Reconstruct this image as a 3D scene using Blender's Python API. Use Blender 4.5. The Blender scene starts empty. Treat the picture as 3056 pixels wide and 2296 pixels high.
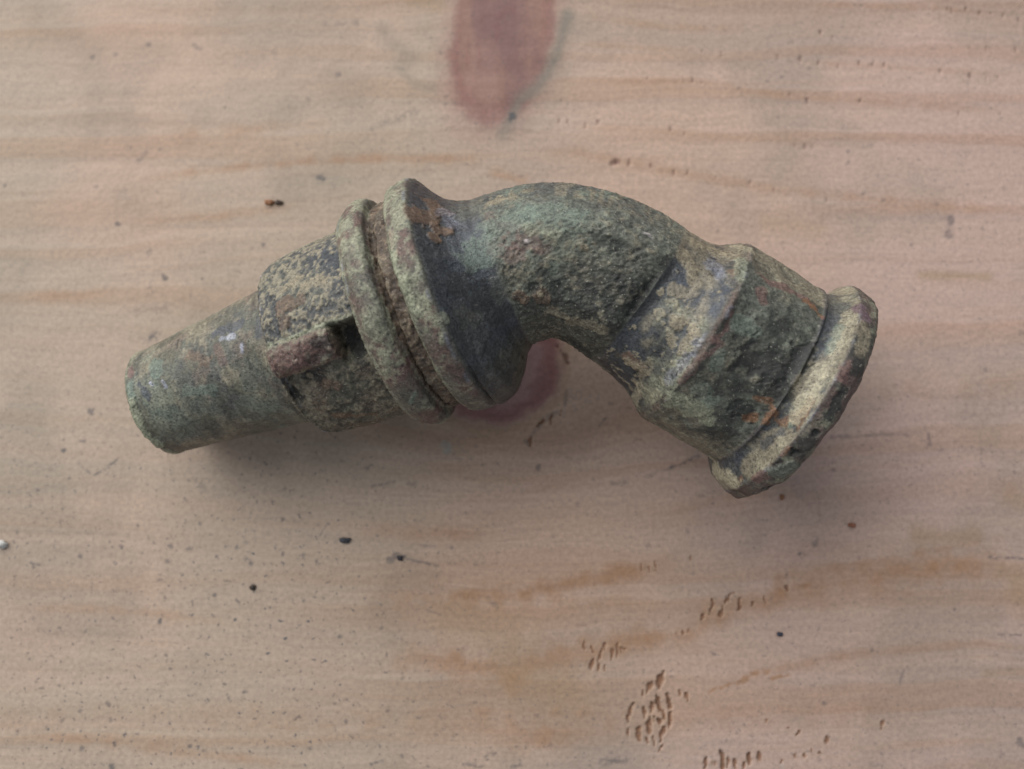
import bpy, math
import numpy as np
from mathutils import Matrix, Vector

MM = 0.001
scene = bpy.context.scene
scene.unit_settings.system = 'METRIC'

# ------------------------------------------------------------------ camera
TILT = math.radians(6.0)
cam_data = bpy.data.cameras.new('camera')
cam_data.lens = 36.0
cam_data.sensor_width = 36.0
cam_data.clip_start = 0.005
cam_data.clip_end = 20.0
cam = bpy.data.objects.new('camera', cam_data)
scene.collection.objects.link(cam)
cam.location = (0.0, -17.09216 * MM, 162.62 * MM)
cam.rotation_euler = (TILT, 0.0, 0.0)
cam_data.dof.use_dof = True
cam_data.dof.focus_distance = 0.1385
cam_data.dof.aperture_fstop = 16.0
scene.camera = cam

# ------------------------------------------------------------------ world and lamps
world = bpy.data.worlds.new("World")
scene.world = world
world.use_nodes = True
bg = world.node_tree.nodes['Background']
bg.inputs['Color'].default_value = (0.86, 0.90, 1.0, 1.0)
bg.inputs['Strength'].default_value = 0.39


def area_lamp(name, loc, target, size_x, size_y, power, color):
    d = bpy.data.lights.new(name, 'AREA')
    d.shape = 'RECTANGLE'
    d.size = size_x
    d.size_y = size_y
    d.energy = power
    d.color = color
    o = bpy.data.objects.new(name, d)
    scene.collection.objects.link(o)
    o.location = loc
    v = Vector(target) - Vector(loc)
    o.rotation_euler = v.to_track_quat('-Z', 'Y').to_euler()
    return o


# a window up and to the left of the board
area_lamp('window_light', (-0.75, 0.95, 0.80), (0, 0, 0.01), 2.1, 1.5, 41.0, (1.0, 0.985, 0.965))

scene.view_settings.view_transform = 'Standard'
scene.view_settings.look = 'None'
scene.view_settings.exposure = 0.0
scene.view_settings.gamma = 1.0

#GEO-BEGIN
# ------------------------------------------------------------------ noise
_rng = np.random.RandomState(7)
_TAB = _rng.rand(64, 64, 64).astype(np.float32)


def vnoise(P, scale, off=0.0):
    """smooth value noise in [-1,1]; P (n,3) in mm, scale = feature size in mm (scalar or 3-vector)"""
    Q = P / np.asarray(scale, dtype=np.float32) + off
    I = np.floor(Q).astype(np.int64)
    f = (Q - I).astype(np.float32)
    f = f * f * f * (f * (f * 6 - 15) + 10)
    I0 = I & 63
    I1 = (I + 1) & 63
    x0, y0, z0 = I0[:, 0], I0[:, 1], I0[:, 2]
    x1, y1, z1 = I1[:, 0], I1[:, 1], I1[:, 2]
    fx, fy, fz = f[:, 0], f[:, 1], f[:, 2]
    T = _TAB
    a = T[x0, y0, z0] * (1 - fx) + T[x1, y0, z0] * fx
    b = T[x0, y1, z0] * (1 - fx) + T[x1, y1, z0] * fx
    c = T[x0, y0, z1] * (1 - fx) + T[x1, y0, z1] * fx
    d = T[x0, y1, z1] * (1 - fx) + T[x1, y1, z1] * fx
    return ((a * (1 - fy) + b * fy) * (1 - fz) + (c * (1 - fy) + d * fy) * fz) * 2 - 1


_ROT = np.array([[0.36, 0.48, -0.8], [-0.8, 0.6, 0.0], [0.48, 0.64, 0.6]], dtype=np.float32)


def fbm(P, scale, octaves=4, gain=0.55, off=0.0):
    out = np.zeros(len(P), dtype=np.float32)
    amp, tot, Q, s = 1.0, 0.0, P.astype(np.float32), float(scale)
    for k in range(octaves):
        out += amp * vnoise(Q, s, off + 13.7 * k)
        tot += amp
        amp *= gain
        s *= 0.5
        Q = Q @ _ROT.T
    return out / tot * 1.6


def ss(a, b, x):
    t = np.clip((x - a) / (b - a), 0, 1)
    return t * t * (3 - 2 * t)


def band(a, b, x, w):
    return ss(a - w, a + w, x) * (1 - ss(b - w, b + w, x))


# ------------------------------------------------------------------ centre line of the pipe (mm, world)
NRM = np.array([-0.07689, -0.35596, 0.93133]); NRM /= np.linalg.norm(NRM)
A0 = np.array([-19.941, 7.447, 15.183]); T0 = np.array([0.92991, 0.31134, 0.19577]); O0 = np.array([-0.35965, 0.88111, 0.30707])
A1 = np.array([29.911, 3.269, 17.702]); T1 = np.array([0.85757, -0.50010, -0.12034]); O1 = np.array([0.50859, 0.78943, 0.34371])
T0 /= np.linalg.norm(T0); T1 /= np.linalg.norm(T1)

_ctl = [A0 + T0 * s for s in (-50, -40, -30, -20, -10, 0, 6, 11, 14.5)]
N_LEFT = len(_ctl)
_ctl += [np.array(p) for p in ([-3.3, 13.20, 18.71], [0.6, 14.6, 19.4], [5.62, 15.43, 20.34], [10.4, 14.55, 20.38],
                               [14.08, 13.0, 20.11], [18.2, 10.4, 19.45])]
_ctl += [A1 + T1 * s for s in (-9.3, -5, 0, 6, 12, 18, 26)]
_ctl = np.array(_ctl)


def _catmull(P, n=60):
    out = []
    for i in range(1, len(P) - 2):
        p0, p1, p2, p3 = P[i - 1], P[i], P[i + 1], P[i + 2]
        d1 = np.linalg.norm(p2 - p1)
        m1 = (p2 - p0) / np.linalg.norm(p2 - p0) * d1
        m2 = (p3 - p1) / np.linalg.norm(p3 - p1) * d1
        t = np.linspace(0, 1, n, endpoint=False)[:, None]
        out.append((2 * t**3 - 3 * t**2 + 1) * p1 + (t**3 - 2 * t**2 + t) * m1 + (-2 * t**3 + 3 * t**2) * p2 + (t**3 - t**2) * m2)
    return np.vstack(out)


_line = _catmull(_ctl)
# smooth the polyline a little, keep it in the bend plane
_seg = np.linalg.norm(np.diff(_line, axis=0), axis=1)
_U = np.concatenate([[0], np.cumsum(_seg)])
UG = np.arange(0, _U[-1], 0.1)
LG = np.stack([np.interp(UG, _U, _line[:, k]) for k in range(3)], 1)
_k = np.exp(-0.5 * (np.arange(-30, 31) / 12.0) ** 2); _k /= _k.sum()
_pad = np.vstack([LG[0] + (LG[0] - LG[1]) * np.arange(30, 0, -1)[:, None], LG, LG[-1] + (LG[-1] - LG[-2]) * np.arange(1, 31)[:, None]])
LG = np.stack([np.convolve(_pad[:, k], _k, 'valid') for k in range(3)], 1)
# arc length of the reference rings
U0 = UG[((LG - A0) ** 2).sum(1).argmin()]          # s = 0 on the left arm
U1 = UG[((LG - A1) ** 2).sum(1).argmin()]          # s = 0 on the right arm


def centre(u):
    P = np.stack([np.interp(u, UG, LG[:, k]) for k in range(3)], 1)
    e = 0.15
    Q = np.stack([np.interp(u + e, UG, LG[:, k]) - np.interp(u - e, UG, LG[:, k]) for k in range(3)], 1)
    Q /= np.linalg.norm(Q, axis=1)[:, None]
    W = NRM - Q * (Q @ NRM)[:, None]
    W /= np.linalg.norm(W, axis=1)[:, None]
    O = np.cross(W, Q)
    if O[0] @ O0 < 0:
        O = -O
    return P, Q, W, O


L = lambda s: U0 + s
R = lambda s: U1 + s
# profile: (u, radius)
PROF = [
    (L(-31.0), 0.0), (L(-31.0), 5.9), (L(-36.0), 6.3), (L(-36.45), 6.9), (L(-36.3), 7.6), (L(-35.8), 8.10), (L(-35.2), 8.22),
    (L(-34.9), 8.15), (L(-31), 8.55), (L(-24), 9.2), (L(-17), 9.95), (L(-12.55), 10.45), (L(-12.3), 10.6),
    (L(-12.15), 12.0), (L(-11.8), 12.5), (L(-10.6), 13.1), (L(-9), 13.4), (L(-5), 13.75), (L(0.5), 13.9), (L(1.75), 14.1),
    (L(1.85), 15.8), (L(2.2), 15.95), (L(2.6), 16.3), (L(3.4), 16.75), (L(4.4), 16.95), (L(5.4), 16.75), (L(5.95), 16.3), (L(6.2), 15.15),
    (L(9.0), 15.15), (L(9.15), 16.3), (L(9.5), 16.75), (L(10.6), 17.15), (L(12.2), 17.3), (L(12.7), 17.1), (L(13.4), 16.3),
    (L(14.6), 14.8), (L(16.2), 13.1), (L(18.0), 11.8), (L(19.6), 11.15),
]
_eu = [U0 + 19.6, U1 - 14.9]
PROF += [(_eu[0] + 3.0, 11.0), (_eu[0] + 6.5, 10.85), (0.5 * (_eu[0] + _eu[1]), 10.8), (_eu[1] - 4, 11.05), (_eu[1] - 2.0, 11.25), (_eu[1], 11.25),
         (_eu[1] + 1.6, 11.25), (R(-10.5), 11.5), (R(-8.6), 12.0), (R(-7.0), 13.0), (R(-5.6), 13.95), (R(-4.9), 14.35),
         (R(-2), 14.25), (R(3), 14.2), (R(6.6), 14.15), (R(6.95), 14.3), (R(7.3), 14.25), (R(7.45), 13.95), (R(8.4), 14.05), (R(9.3), 14.6),
         (R(10.1), 15.6), (R(10.5), 16.45), (R(10.65), 16.75), (R(11.6), 16.85), (R(13.1), 16.75), (R(13.8), 16.2), (R(14.4), 15.1), (R(14.55), 14.3),
         (R(14.5), 13.2), (R(14.0), 11.9), (R(12.0), 11.4), (R(3.0), 11.3), (R(2.6), 11.0), (R(2.6), 0.0)]
PROF = np.array(PROF)


def resample(P, step, sigma):
    d = np.linalg.norm(np.diff(P, axis=0), axis=1)
    q = np.concatenate([[0], np.cumsum(d)])
    fine = np.arange(0, q[-1], 0.02)
    F = np.stack([np.interp(fine, q, P[:, k]) for k in (0, 1)], 1)
    n = int(sigma / 0.02 * 3)
    k = np.exp(-0.5 * (np.arange(-n, n + 1) / (sigma / 0.02)) ** 2); k /= k.sum()
    G = np.stack([np.convolve(np.pad(F[:, c], n, mode='edge'), k, 'valid') for c in (0, 1)], 1)
    d = np.linalg.norm(np.diff(G, axis=0), axis=1)
    q = np.concatenate([[0], np.cumsum(d)])
    # coarser where nothing can be seen (inside the bores)
    m = int(q[-1] / step)
    qq = np.linspace(0, q[-1], m)
    return np.stack([np.interp(qq, q, G[:, c]) for c in (0, 1)], 1)


STEP = 0.165
PR = resample(PROF, STEP, 0.09)
STU, STR = PR[:, 0], PR[:, 1]
NS = len(STU)
# angles: 0 faces the camera, +90 deg the outside of the bend; finer in front than underneath
_tf = np.linspace(-math.pi, math.pi, 2001)
_den = 0.45 + 0.55 * (1 - ss(1.9, 2.4, np.abs(_tf)))
_cum = np.concatenate([[0], np.cumsum((_den[1:] + _den[:-1]) / 2)]); _cum /= _cum[-1]
NT = 440
TH = np.interp(np.linspace(0, 1, NT, endpoint=False), _cum, _tf)


def base_grid():
    P, Q, W, O = centre(STU)
    U = np.repeat(STU[:, None], NT, 1)
    T = np.repeat(TH[None, :], NS, 0)
    RR = np.repeat(STR[:, None], NT, 1).copy()
    D = np.cos(T)[..., None] * W[:, None, :] + np.sin(T)[..., None] * O[:, None, :]
    outer = np.zeros(NS, bool)
    a = np.argmin(np.abs(STU - L(-36.5))); b = NS - np.argmax((STU[::-1] >= R(14.55)))
    q = np.arange(NS)
    outer[(q >= a) & (q <= b)] = True
    return P, D, U, T, RR, outer


def shape(U, T, RR):
    """large sculpted forms: radius as a function of station and angle"""
    deg = np.degrees(T)
    r = RR.copy()
    ir = RR
    # inner side of the bend: front collar cone runs out more slowly
    inner = ss(0.15, 0.95, -np.sin(T))
    alt = np.interp(U, [L(12.0), L(13.5), L(15.5), L(17.5), L(19.0), L(21), L(24)], [0, 17.35, 16.5, 14.2, 12.0, 10.7, 10.2])
    w = inner * band(L(12.9), L(23), U, 0.6)
    r = np.where(U > L(12.2), r * (1 - w) + np.maximum(r, alt) * w, r)
    alt2 = np.interp(U, [R(6.8), R(7.2), R(7.7), R(8.8), R(10.6), R(12.5), R(13.4)], [0, 14.2, 15.1, 16.3, 17.0, 17.1, 16.6])
    w2_ = ss(0.45, 0.95, -np.sin(T)) * band(R(7.1), R(13.2), U, 0.15)
    r = np.where(U > R(6.9), r * (1 - w2_) + np.maximum(r, alt2) * w2_, r)
    # elbow and socket are cast with blunt facets
    def facet(r, c, width, depth, m):
        dd = (deg - c + 180) % 360 - 180
        lim = (1 - depth) * np.cos(np.radians(width)) ** 0 / np.maximum(np.cos(np.radians(np.clip(dd, -80, 80))), 0.2)
        f = np.minimum(1.0, lim)
        # soft minimum
        k = 0.004
        f = 1.0 - np.log1p(np.exp((1 - lim) / k)) * k
        return r * (1 - m) + r * f * m
    eb0, eb1 = L(19.6), R(-14.7)
    mE = band(eb0 + 3.0, eb1, U, 1.2)
    r = facet(r, 72, 0, 0.030, mE)
    mD = band(eb0 + 8.5, eb1 + 2, U, 3.0) * (1 - ss(eb1 - 0.6, eb1 + 0.2, U))
    r = facet(r, 8, 0, 0.105, mD)
    mS = band(R(-4.6), R(6.6), U, 0.7)
    r = facet(r, 24, 0, 0.040, mS)
    r = facet(r, -18, 0, 0.030, mS)
    r = facet(r, 72, 0, 0.035, mS)
    # rough elbow body stands proud of the turned neck in front, with a hollow worn in beside it
    front = np.exp(-((deg + 5) / 30.0) ** 2)
    r = r + front * .45 * (ss(eb0 + 8, eb1 - 3.0, U) * (1 - ss(eb1 - 1.8, eb1 + 0.8, U)))
    r = r - front * 1.15 * np.exp(-((U - eb1 - .9) / 1.9) ** 2)
    r = r - np.exp(-((deg - 30) / 30.0) ** 2) * .35 * band(eb1 + .2, R(-9.5), U, 1.0)
    # barrel: flat upper pad with a sharp lower edge, a raised lug under it, a notch beside the collar
    r = facet(r, 47, 0, 0.045, band(L(-11.6), L(1.6), U, 0.6))
    edge = 14.0 + 1.2 * np.sin(U * 0.9)
    below = 1 - ss(edge - 1.6, edge + 0.5, deg)
    inb = band(L(-11.9), L(1.8), U, 0.12)
    notch = band(L(-2.5), L(1.8), U, .25) * ss(-16, -4, deg)
    lowr = below * (1.1 * ss(-64, -20, deg) + .55 * ss(-34, -12, deg) + 2.0 * notch)
    rl = r - lowr * inb
    xx = np.clip((deg - 3.4) / (10.6 - 0.12 * (U - L(-12))), -1, 1.0)
    lugh = np.where(xx < 0, (1 - np.abs(xx) ** 2.4) ** .5, 1 - .22 * xx ** 2)
    rl2 = r - 2.0 + lugh * (3.75 - .095 * (U - L(-12)) - .8 * np.exp(-((deg - 1) / 5.0) ** 2) * np.exp(-((U - L(-5)) / 1.8) ** 2))
    le = ss(L(-12.7), L(-11.7), U) * (1 - ss(L(-2.7), L(-2.1), U))
    m = ss(0, 1, below * 3) * le * (xx > -1)
    r = np.where(U > L(-13), np.where(U < L(1.9), rl * (1 - m) + np.maximum(rl, rl2) * m, r), r)
    r = r - .75 * np.exp(-((deg - 4) / 17.0) ** 2 - ((U - R(1.5)) / 2.8) ** 2)
    # burr along the shoulder of the barrel
    r = r + .22 * np.exp(-((U - L(-11.75)) / .28) ** 2) * ss(5, -30, deg)
    # crack between back collar and the packed dirt, deeper at the lower front
    r = r - 0.8 * np.exp(-((U - L(6.75)) / 0.22) ** 2) * band(-75, 60, deg, 14)
    # thin second line scratched on the socket
    r = r - 0.12 * np.exp(-((U - R(5.2)) / 0.12) ** 2) * band(-80, -10, deg, 10)
    return r


def zones(U, deg):
    z = {}
    b = lambda a, c, w=0.25: band(a, c, U, w)
    z['nozzle'] = b(L(-60), L(-12.2))
    z['lip'] = b(L(-60), L(-35.0), 0.25)
    z['barrel'] = b(L(-12.2), L(1.9), .1)
    z['collar1'] = b(L(1.9), L(6.4), .1)
    z['pack'] = b(L(6.4), L(9.05), .1)
    z['collar2'] = b(L(9.0), L(12.9), .25)
    z['cone'] = b(L(12.9), L(21.0), .6)
    z['elbow'] = b(L(21.0), R(-14.6), .6)
    z['neck'] = b(R(-14.6), R(-5.6), .3)
    z['socket'] = b(R(-5.6), R(7.0), .2)
    z['cove'] = b(R(7.0), R(10.7), .25)
    z['rim'] = b(R(10.7), R(99), .25)
    return z
#GEO-END

PATCHES = []
#PATCH-BEGIN
# kind, strength, radius (mm), height (mm), chain of points on the surface (mm)
PATCHES = [
    ('red', 0.6, 1.61, 0, [(-31.19, -0.3, 27.07), (-27.99, 0.78, 27.71), (-25.26, 1.96, 28.0)]),
    ('dark', 0.85, 1.04, -0.1, [(-22.02, 4.86, 24.88), (-21.24, 2.92, 24.29), (-20.44, 1.84, 24.75)]),  # darkens the notch beside the lug, its shade put into the colour
    ('palegreen', 0.7, 0.33, 0.06, [(-33.04, 2.6, 25.16), (-28.21, 3.83, 27.26), (-23.43, 5.25, 28.47)]),
    ('brown', 0.9, 1.61, 0.18, [(-12.77, 19.3, 30.93), (-10.57, 19.18, 29.15)]),
    ('brown', 0.9, 1.43, 0.15, [(-10.92, 21.93, 26.42), (-9.79, 20.11, 27.8)]),
    ('brown', 0.95, 0.95, 0.22, [(-9.83, 17.27, 30.16), (-8.54, 17.06, 29.73)]),
    ('brown', 0.95, 0.71, 0.2, [(-10.43, 16.11, 31.29), (-9.95, 15.82, 31.14)]),
    ('brown', 0.8, 1.24, 0.15, [(-30.84, 8.42, 25.73), (-30.21, 7.77, 26.32)]),
    ('brown', 0.7, 0.95, 0.15, [(-28.15, 8.66, 26.87)]),
    ('tan', 0.8, 0.95, 0.08, [(-27.32, 10.86, 26.19), (-25.74, 11.12, 26.7)]),
    ('tan', 0.8, 0.67, 0.05, [(-31.1, 10.33, 24.76), (-28.71, 11.96, 25.13)]),
    ('brown', 0.6, 0.76, 0.1, [(-30.15, 6.21, 26.8), (-30.52, 5.25, 26.71)]),
    ('dark', 0.7, 0.95, -0.1, [(-25.61, 2.33, 28.24), (-24.02, 2.68, 28.56)]),
    ('dark', 0.5, 0.67, -0.1, [(-26.73, 0.48, 27.23), (-23.99, 1.07, 27.65)]),
    ('red', 0.6, 1.90, 0, [(-0.59, 16.51, 30.22), (3.05, 15.57, 30.81)]),
    ('red', 0.5, 1.24, 0, [(-2.09, 14.93, 30.14), (0.59, 14.01, 30.5)]),
    ('red', 0.4, 0.95, 0, [(-3.19, 19.46, 28.59), (-2.05, 17.31, 29.75)]),
    ('white', 0.8, 0.43, 0.1, [(17.63, 16.89, 29.86), (18.27, 16.68, 29.77)]),
    ('white', 0.7, 0.43, 0.05, [(1.89, 15.56, 30.73)]),
    ('white', 0.5, 0.38, 0.05, [(-2.25, 16.09, 29.98)]),
    ('tan', 0.8, 0.47, 0.1, [(9.24, 15.02, 30.48), (9.76, 14.76, 30.46)]),
    ('tan', 0.85, 0.85, 0.06, [(-2.94, 21.71, 26.97), (-1.78, 22.37, 26.47)]),
    ('verdigris', 0.6, 2.14, 0.05, [(-4.83, 13.6, 30.14), (-2.62, 16.9, 29.74), (1.31, 19.12, 29.9)]),
    ('verdigris', 0.5, 2.14, 0.05, [(3.17, 19.57, 30.06), (7.48, 18.94, 30.57)]),
    ('palegreen', 0.5, 0.95, 0.05, [(2.2, 17.14, 30.61), (5.35, 16.62, 30.84)]),
    ('brown', 0.8, 0.85, 0.2, [(1.34, 8.12, 28.29), (0.88, 8.66, 28.69)]),
    ('brown', 0.7, 0.76, 0.2, [(3.66, 8.99, 28.89), (4.03, 8.5, 28.57)]),
    ('dark', 0.7, 0.67, -0.2, [(2.77, 9.59, 29.28)]),
    ('tan', 0.8, 0.38, 0.15, [(3.66, 8.99, 28.89)]),
    ('dark', 0.6, 1.90, 0, [(-6.44, 9.81, 31.0), (-3.97, 8.75, 29.78), (-1.3, 7.19, 28.18)]),  # shade painted on the lower face of the cone
    ('dark', 0.5, 2.14, 0, [(10.32, 12.29, 30.07), (14.22, 9.55, 29.93)]),  # shade painted on the elbow's front facet
    ('dark', 0.6, 1.24, -0.1, [(11.56, 16.06, 30.86), (13.28, 15.32, 30.82)]),
    ('dark', 0.6, 1.04, -0.1, [(20.41, 12.73, 30.05), (19.06, 10.08, 30.04), (16.44, 6.7, 28.92)]),  # painted shade along the step between elbow and neck
    ('tan', 0.5, 0.85, 0.05, [(7.73, 5.79, 26.43), (12.15, 4.25, 27.48)]),
    ('tan', 0.5, 0.67, 0.05, [(5.47, 6.98, 27.19), (7.26, 6.19, 26.74)]),
    ('tan', 0.9, 0.95, 0.12, [(21.31, 4.88, 29.99), (22.01, 5.02, 30.24)]),
    ('tan', 0.85, 0.71, 0.1, [(23.47, 3.91, 30.94), (23.71, 3.17, 31.11)]),
    ('brown', 0.8, 1.04, 0.1, [(15.94, 0.83, 25.65), (17.47, -0.46, 25.73)]),
    ('tan', 0.8, 0.81, 0.1, [(16.82, -0.07, 25.5), (17.97, -1.03, 25.63)]),
    ('tan', 0.8, 0.67, 0.1, [(15.56, 0.44, 24.89)]),
    ('tan', 0.8, 0.67, 0.1, [(16.91, -2.08, 22.92), (17.29, -2.51, 22.92)]),
    ('cream', 0.7, 0.85, 0.06, [(17.41, -3.34, 21.99), (17.35, -4.45, 18.41)]),
    ('tan', 0.7, 0.76, 0.1, [(23.0, 2.61, 30.72), (22.35, 1.32, 30.22)]),
    ('tan', 0.75, 1.14, 0.08, [(24.82, 16.32, 26.46), (27.44, 15.6, 25.73), (29.44, 14.51, 27.23)]),
    ('brown', 0.8, 0.71, 0.12, [(28.77, 11.7, 29.85), (29.09, 11.36, 30.19)]),
    ('cream', 0.6, 0.95, 0.08, [(30.63, 16.49, 24.33), (32.35, 15.31, 26.45)]),
    ('palegreen', 0.5, 0.76, 0.06, [(30.46, 13.56, 28.55), (29.65, 10.79, 30.74)]),
    ('tan', 0.8, 0.95, 0.1, [(22.92, 14.46, 28.56), (23.69, 12.47, 29.08), (23.93, 10.15, 29.67)]),
    ('tan', 0.6, 0.95, 0.06, [(21.27, 9.23, 29.89), (23.38, 8.67, 30.06)]),
    ('glint', 0.5, 0.85, 0, [(26.47, 13.21, 28.2), (27.55, 11.44, 29.71)]),
    ('glint', 0.45, 0.76, 0, [(24.35, 2.25, 31.54), (22.31, -0.61, 29.93), (20.54, -2.59, 27.62)]),
    ('palegreen', 0.5, 0.57, 0.02, [(23.51, -0.45, 30.85), (21.01, -3.45, 27.78)]),
    ('red', 0.8, 0.57, 0, [(32.65, 11.77, 29.22), (34.19, 10.42, 29.3), (36.67, 9.62, 28.34), (38.82, 8.46, 27.89)]),
    ('red', 0.75, 0.71, 0, [(32.61, 9.03, 30.63), (32.89, 7.8, 30.93)]),
    ('orange', 0.8, 0.47, 0, [(38.89, 8.18, 28.13), (40.95, 6.0, 28.62)]),
    ('red', 0.8, 0.38, 0, [(41.04, 5.82, 28.73)]),
    ('red', 0.7, 0.43, 0, [(28.24, 6.17, 32.13), (27.55, 3.71, 31.9), (25.89, 2.13, 32.14)]),
    ('red', 0.6, 0.52, 0, [(26.83, 1.8, 31.95), (23.99, -0.27, 31.16), (22.11, -2.73, 29.14)]),
    ('verdigris', 0.5, 1.14, 0.08, [(29.15, 4.84, 31.65), (31.01, 3.19, 31.21)]),
    ('verdigris', 0.4, 0.85, 0.08, [(26.8, 0.49, 31.62), (26.15, -1.12, 30.91)]),
    ('dark', 0.9, 2.28, -0.15, [(30.42, 0.59, 30.92), (33.6, -1.48, 30.63)]),
    ('dark', 0.9, 1.61, -0.15, [(37.94, 0.68, 30.6), (37.21, -0.6, 30.7)]),
    ('dark', 0.85, 1.24, -0.25, [(29.66, -6.29, 28.02), (31.0, -6.95, 27.97)]),
    ('dark', 0.7, 1.43, -0.1, [(32.77, -3.81, 30.21), (34.88, -4.19, 30.38)]),
    ('dark', 0.6, 1.04, 0, [(25.99, -8.99, 24.04), (29.33, -9.55, 25.48)]),
    ('palegreen', 0.6, 1.90, 0, [(22.0, -5.51, 26.44), (25.07, -6.55, 26.62)]),
    ('verdigris', 0.4, 1.43, 0, [(24.81, -3.56, 28.8), (26.08, -4.85, 28.14)]),
    ('orange', 0.85, 0.85, 0.05, [(33.11, -7.74, 28.59), (34.04, -6.96, 29.26)]),
    ('orange', 0.75, 0.67, 0.05, [(30.84, -7.46, 27.56), (32.0, -7.25, 28.06)]),
    ('orange', 0.6, 0.43, 0, [(31.59, -4.98, 29.42), (33.3, -5.41, 29.72)]),
    ('orange', 0.7, 0.71, 0.06, [(35.24, -8.07, 28.99), (37.57, -7.07, 31.17)]),
    ('orange', 0.6, 0.52, 0.06, [(38.44, -5.48, 31.54), (36.82, -8.55, 30.8)]),
    ('orange', 0.6, 0.47, 0, [(34.98, -12.3, 29.05), (35.53, -11.54, 29.78)]),
    ('orange', 0.6, 0.43, 0, [(31.26, -15.12, 22.13), (31.01, -15.71, 21.1)]),
    ('cream', 0.7, 1.04, 0.06, [(39.62, -1.59, 30.99), (38.55, -4.64, 31.33), (36.56, -7.56, 30.17)]),
    ('cream', 0.6, 0.76, 0.05, [(42.78, 3.41, 29.77), (41.16, -0.38, 31.44)]),
    ('verdigris', 0.5, 0.67, 0.03, [(42.99, 4.39, 28.99), (41.1, 1.06, 30.52)]),
    ('cream', 0.9, 1.43, 0.03, [(28.88, -13.85, 15.52), (30.67, -15.72, 20.37)]),
    ('blue', 0.7, 0.67, 0, [(30.82, -12.42, 23.22), (29.21, -13.13, 18.71)]),
    ('blue', 0.6, 0.71, 0, [(35.13, -9.25, 28.72), (33.39, -10.9, 26.45)]),
    ('dark', 0.9, 0.81, -0.1, [(42.11, -4.29, 32.88), (40.28, -7.32, 32.42)]),
    ('chip', 1, 0.52, -0.35, [(38.76, -9.69, 31.48)]),
    ('dark', 0.95, 0.57, 0, [(38.76, -9.69, 31.48)]),
    ('chip', 1, 0.71, -0.4, [(36.59, -12.02, 29.82)]),
    ('dark', 0.95, 0.71, 0, [(36.59, -12.02, 29.82)]),
    ('dark', 0.9, 0.43, -0.2, [(38.86, -8.05, 32.19)]),
    ('red', 0.8, 0.81, 0, [(42.59, -1.14, 32.84), (42.1, -2.68, 33.0)]),
    ('purple', 0.8, 0.95, 0, [(46.03, 7.32, 28.11), (46.51, 5.75, 29.38)]),
    ('tan', 0.6, 0.95, 0, [(45.74, 4.12, 30.62), (44.82, 0.9, 32.01)]),
    ('red', 0.8, 0.67, 0, [(32.59, -15.57, 24.21), (33.86, -14.83, 26.15)]),
    ('greygreen', 0.9, 1.04, 0.3, [(34.7, -14.31, 27.18), (36.47, -13.85, 28.27)]),
    ('chip', 1, 0.67, -0.8, [(34.6, -16.72, 23.25), (35.7, -16.15, 23.92)]),
    ('red', 0.6, 0.43, 0, [(39.41, -11.82, 28.53), (40.47, -10.16, 29.78)]),
    ('verdigris', 0.7, 0.38, 0.06, [(36.01, -8.6, 29.73)]),
    ('verdigris', 0.85, 0.62, 0.15, [(-54.71, -1.78, 16.03), (-54.14, -4.21, 16.33)]),
    ('palegreen', 0.9, 0.57, 0.22, [(-54.14, -4.21, 16.33), (-53.19, -7.5, 15.39), (-51.34, -10.3, 12.7)]),
    ('red', 0.85, 0.43, 0, [(-55.25, 0.51, 14.94), (-54.9, -0.34, 15.48)]),
    ('verdigris', 0.8, 1.14, 0.02, [(-51.29, 0.77, 16.73), (-50.45, -0.02, 17.31)]),
    ('verdigris', 0.6, 0.85, 0.02, [(-45.83, -2.99, 18.59), (-41.74, -2.61, 19.58)]),
    ('orange', 0.35, 1.04, 0, [(-45.49, 2.24, 18.76), (-42.71, 1.11, 19.97)]),
    ('red', 0.5, 0.67, 0, [(-41.3, 3.01, 20.29), (-40.21, 1.02, 20.78)]),
    ('red', 0.4, 0.57, 0, [(-37.74, 10.02, 18.25), (-37.74, 11.3, 16.23)]),
    ('dark', 0.8, 0.19, -0.06, [(-48.07, 4.81, 16.02), (-47.85, 3.44, 17.16)]),
    ('dark', 0.6, 0.17, -0.05, [(-36.51, 1.4, 21.92), (-36.05, -0.3, 21.63)]),
    ('blue', 0.8, 0.76, 0, [(-42.12, 5.03, 19.3), (-37.95, 6.47, 20.74)]),
    ('glint', 0.7, 0.38, 0, [(-40.81, 4.23, 20.21), (-38.75, 4.43, 21.04)]),
    ('glint', 0.8, 0.29, 0, [(-37.42, 3.21, 21.71), (-37.29, 2.26, 21.76)]),
    ('blue', 0.8, 0.67, 0, [(-53.21, -1.85, 16.56), (-51.6, -3.78, 17.01)]),
    ('glint', 0.8, 0.29, 0, [(-51.46, -1.64, 17.16), (-51.05, -1.91, 17.31)]),
    ('glint', 0.8, 0.29, 0, [(-49.56, -1.39, 17.79), (-48.94, -2.26, 17.94)]),
    ('blue', 0.6, 0.57, 0, [(-35.36, 10.29, 21.93), (-34.85, 4.51, 22.55)]),
    ('blue', 0.8, 0.57, 0, [(-31.4, -1.8, 24.37), (-31.3, -2.42, 22.4)]),
    ('dark', 0.85, 0.67, -0.05, [(-30.46, -3.33, 21.76), (-29.15, -4.18, 21.28)]),
    ('dark', 0.8, 0.76, -0.1, [(-27.87, -1.25, 23.65), (-25.98, -1.6, 23.62)]),
    ('tan', 0.8, 0.47, 0.1, [(-28.34, -0.99, 25.47), (-27.41, -1.5, 23.53)]),
    ('brown', 0.7, 0.76, 0.15, [(-25.15, -2.29, 23.28), (-24.16, -2.55, 23.22)]),
    ('orange', 0.4, 0.47, 0, [(-24.74, -6.4, 19.46), (-19.31, -6.14, 18.52)]),
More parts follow.
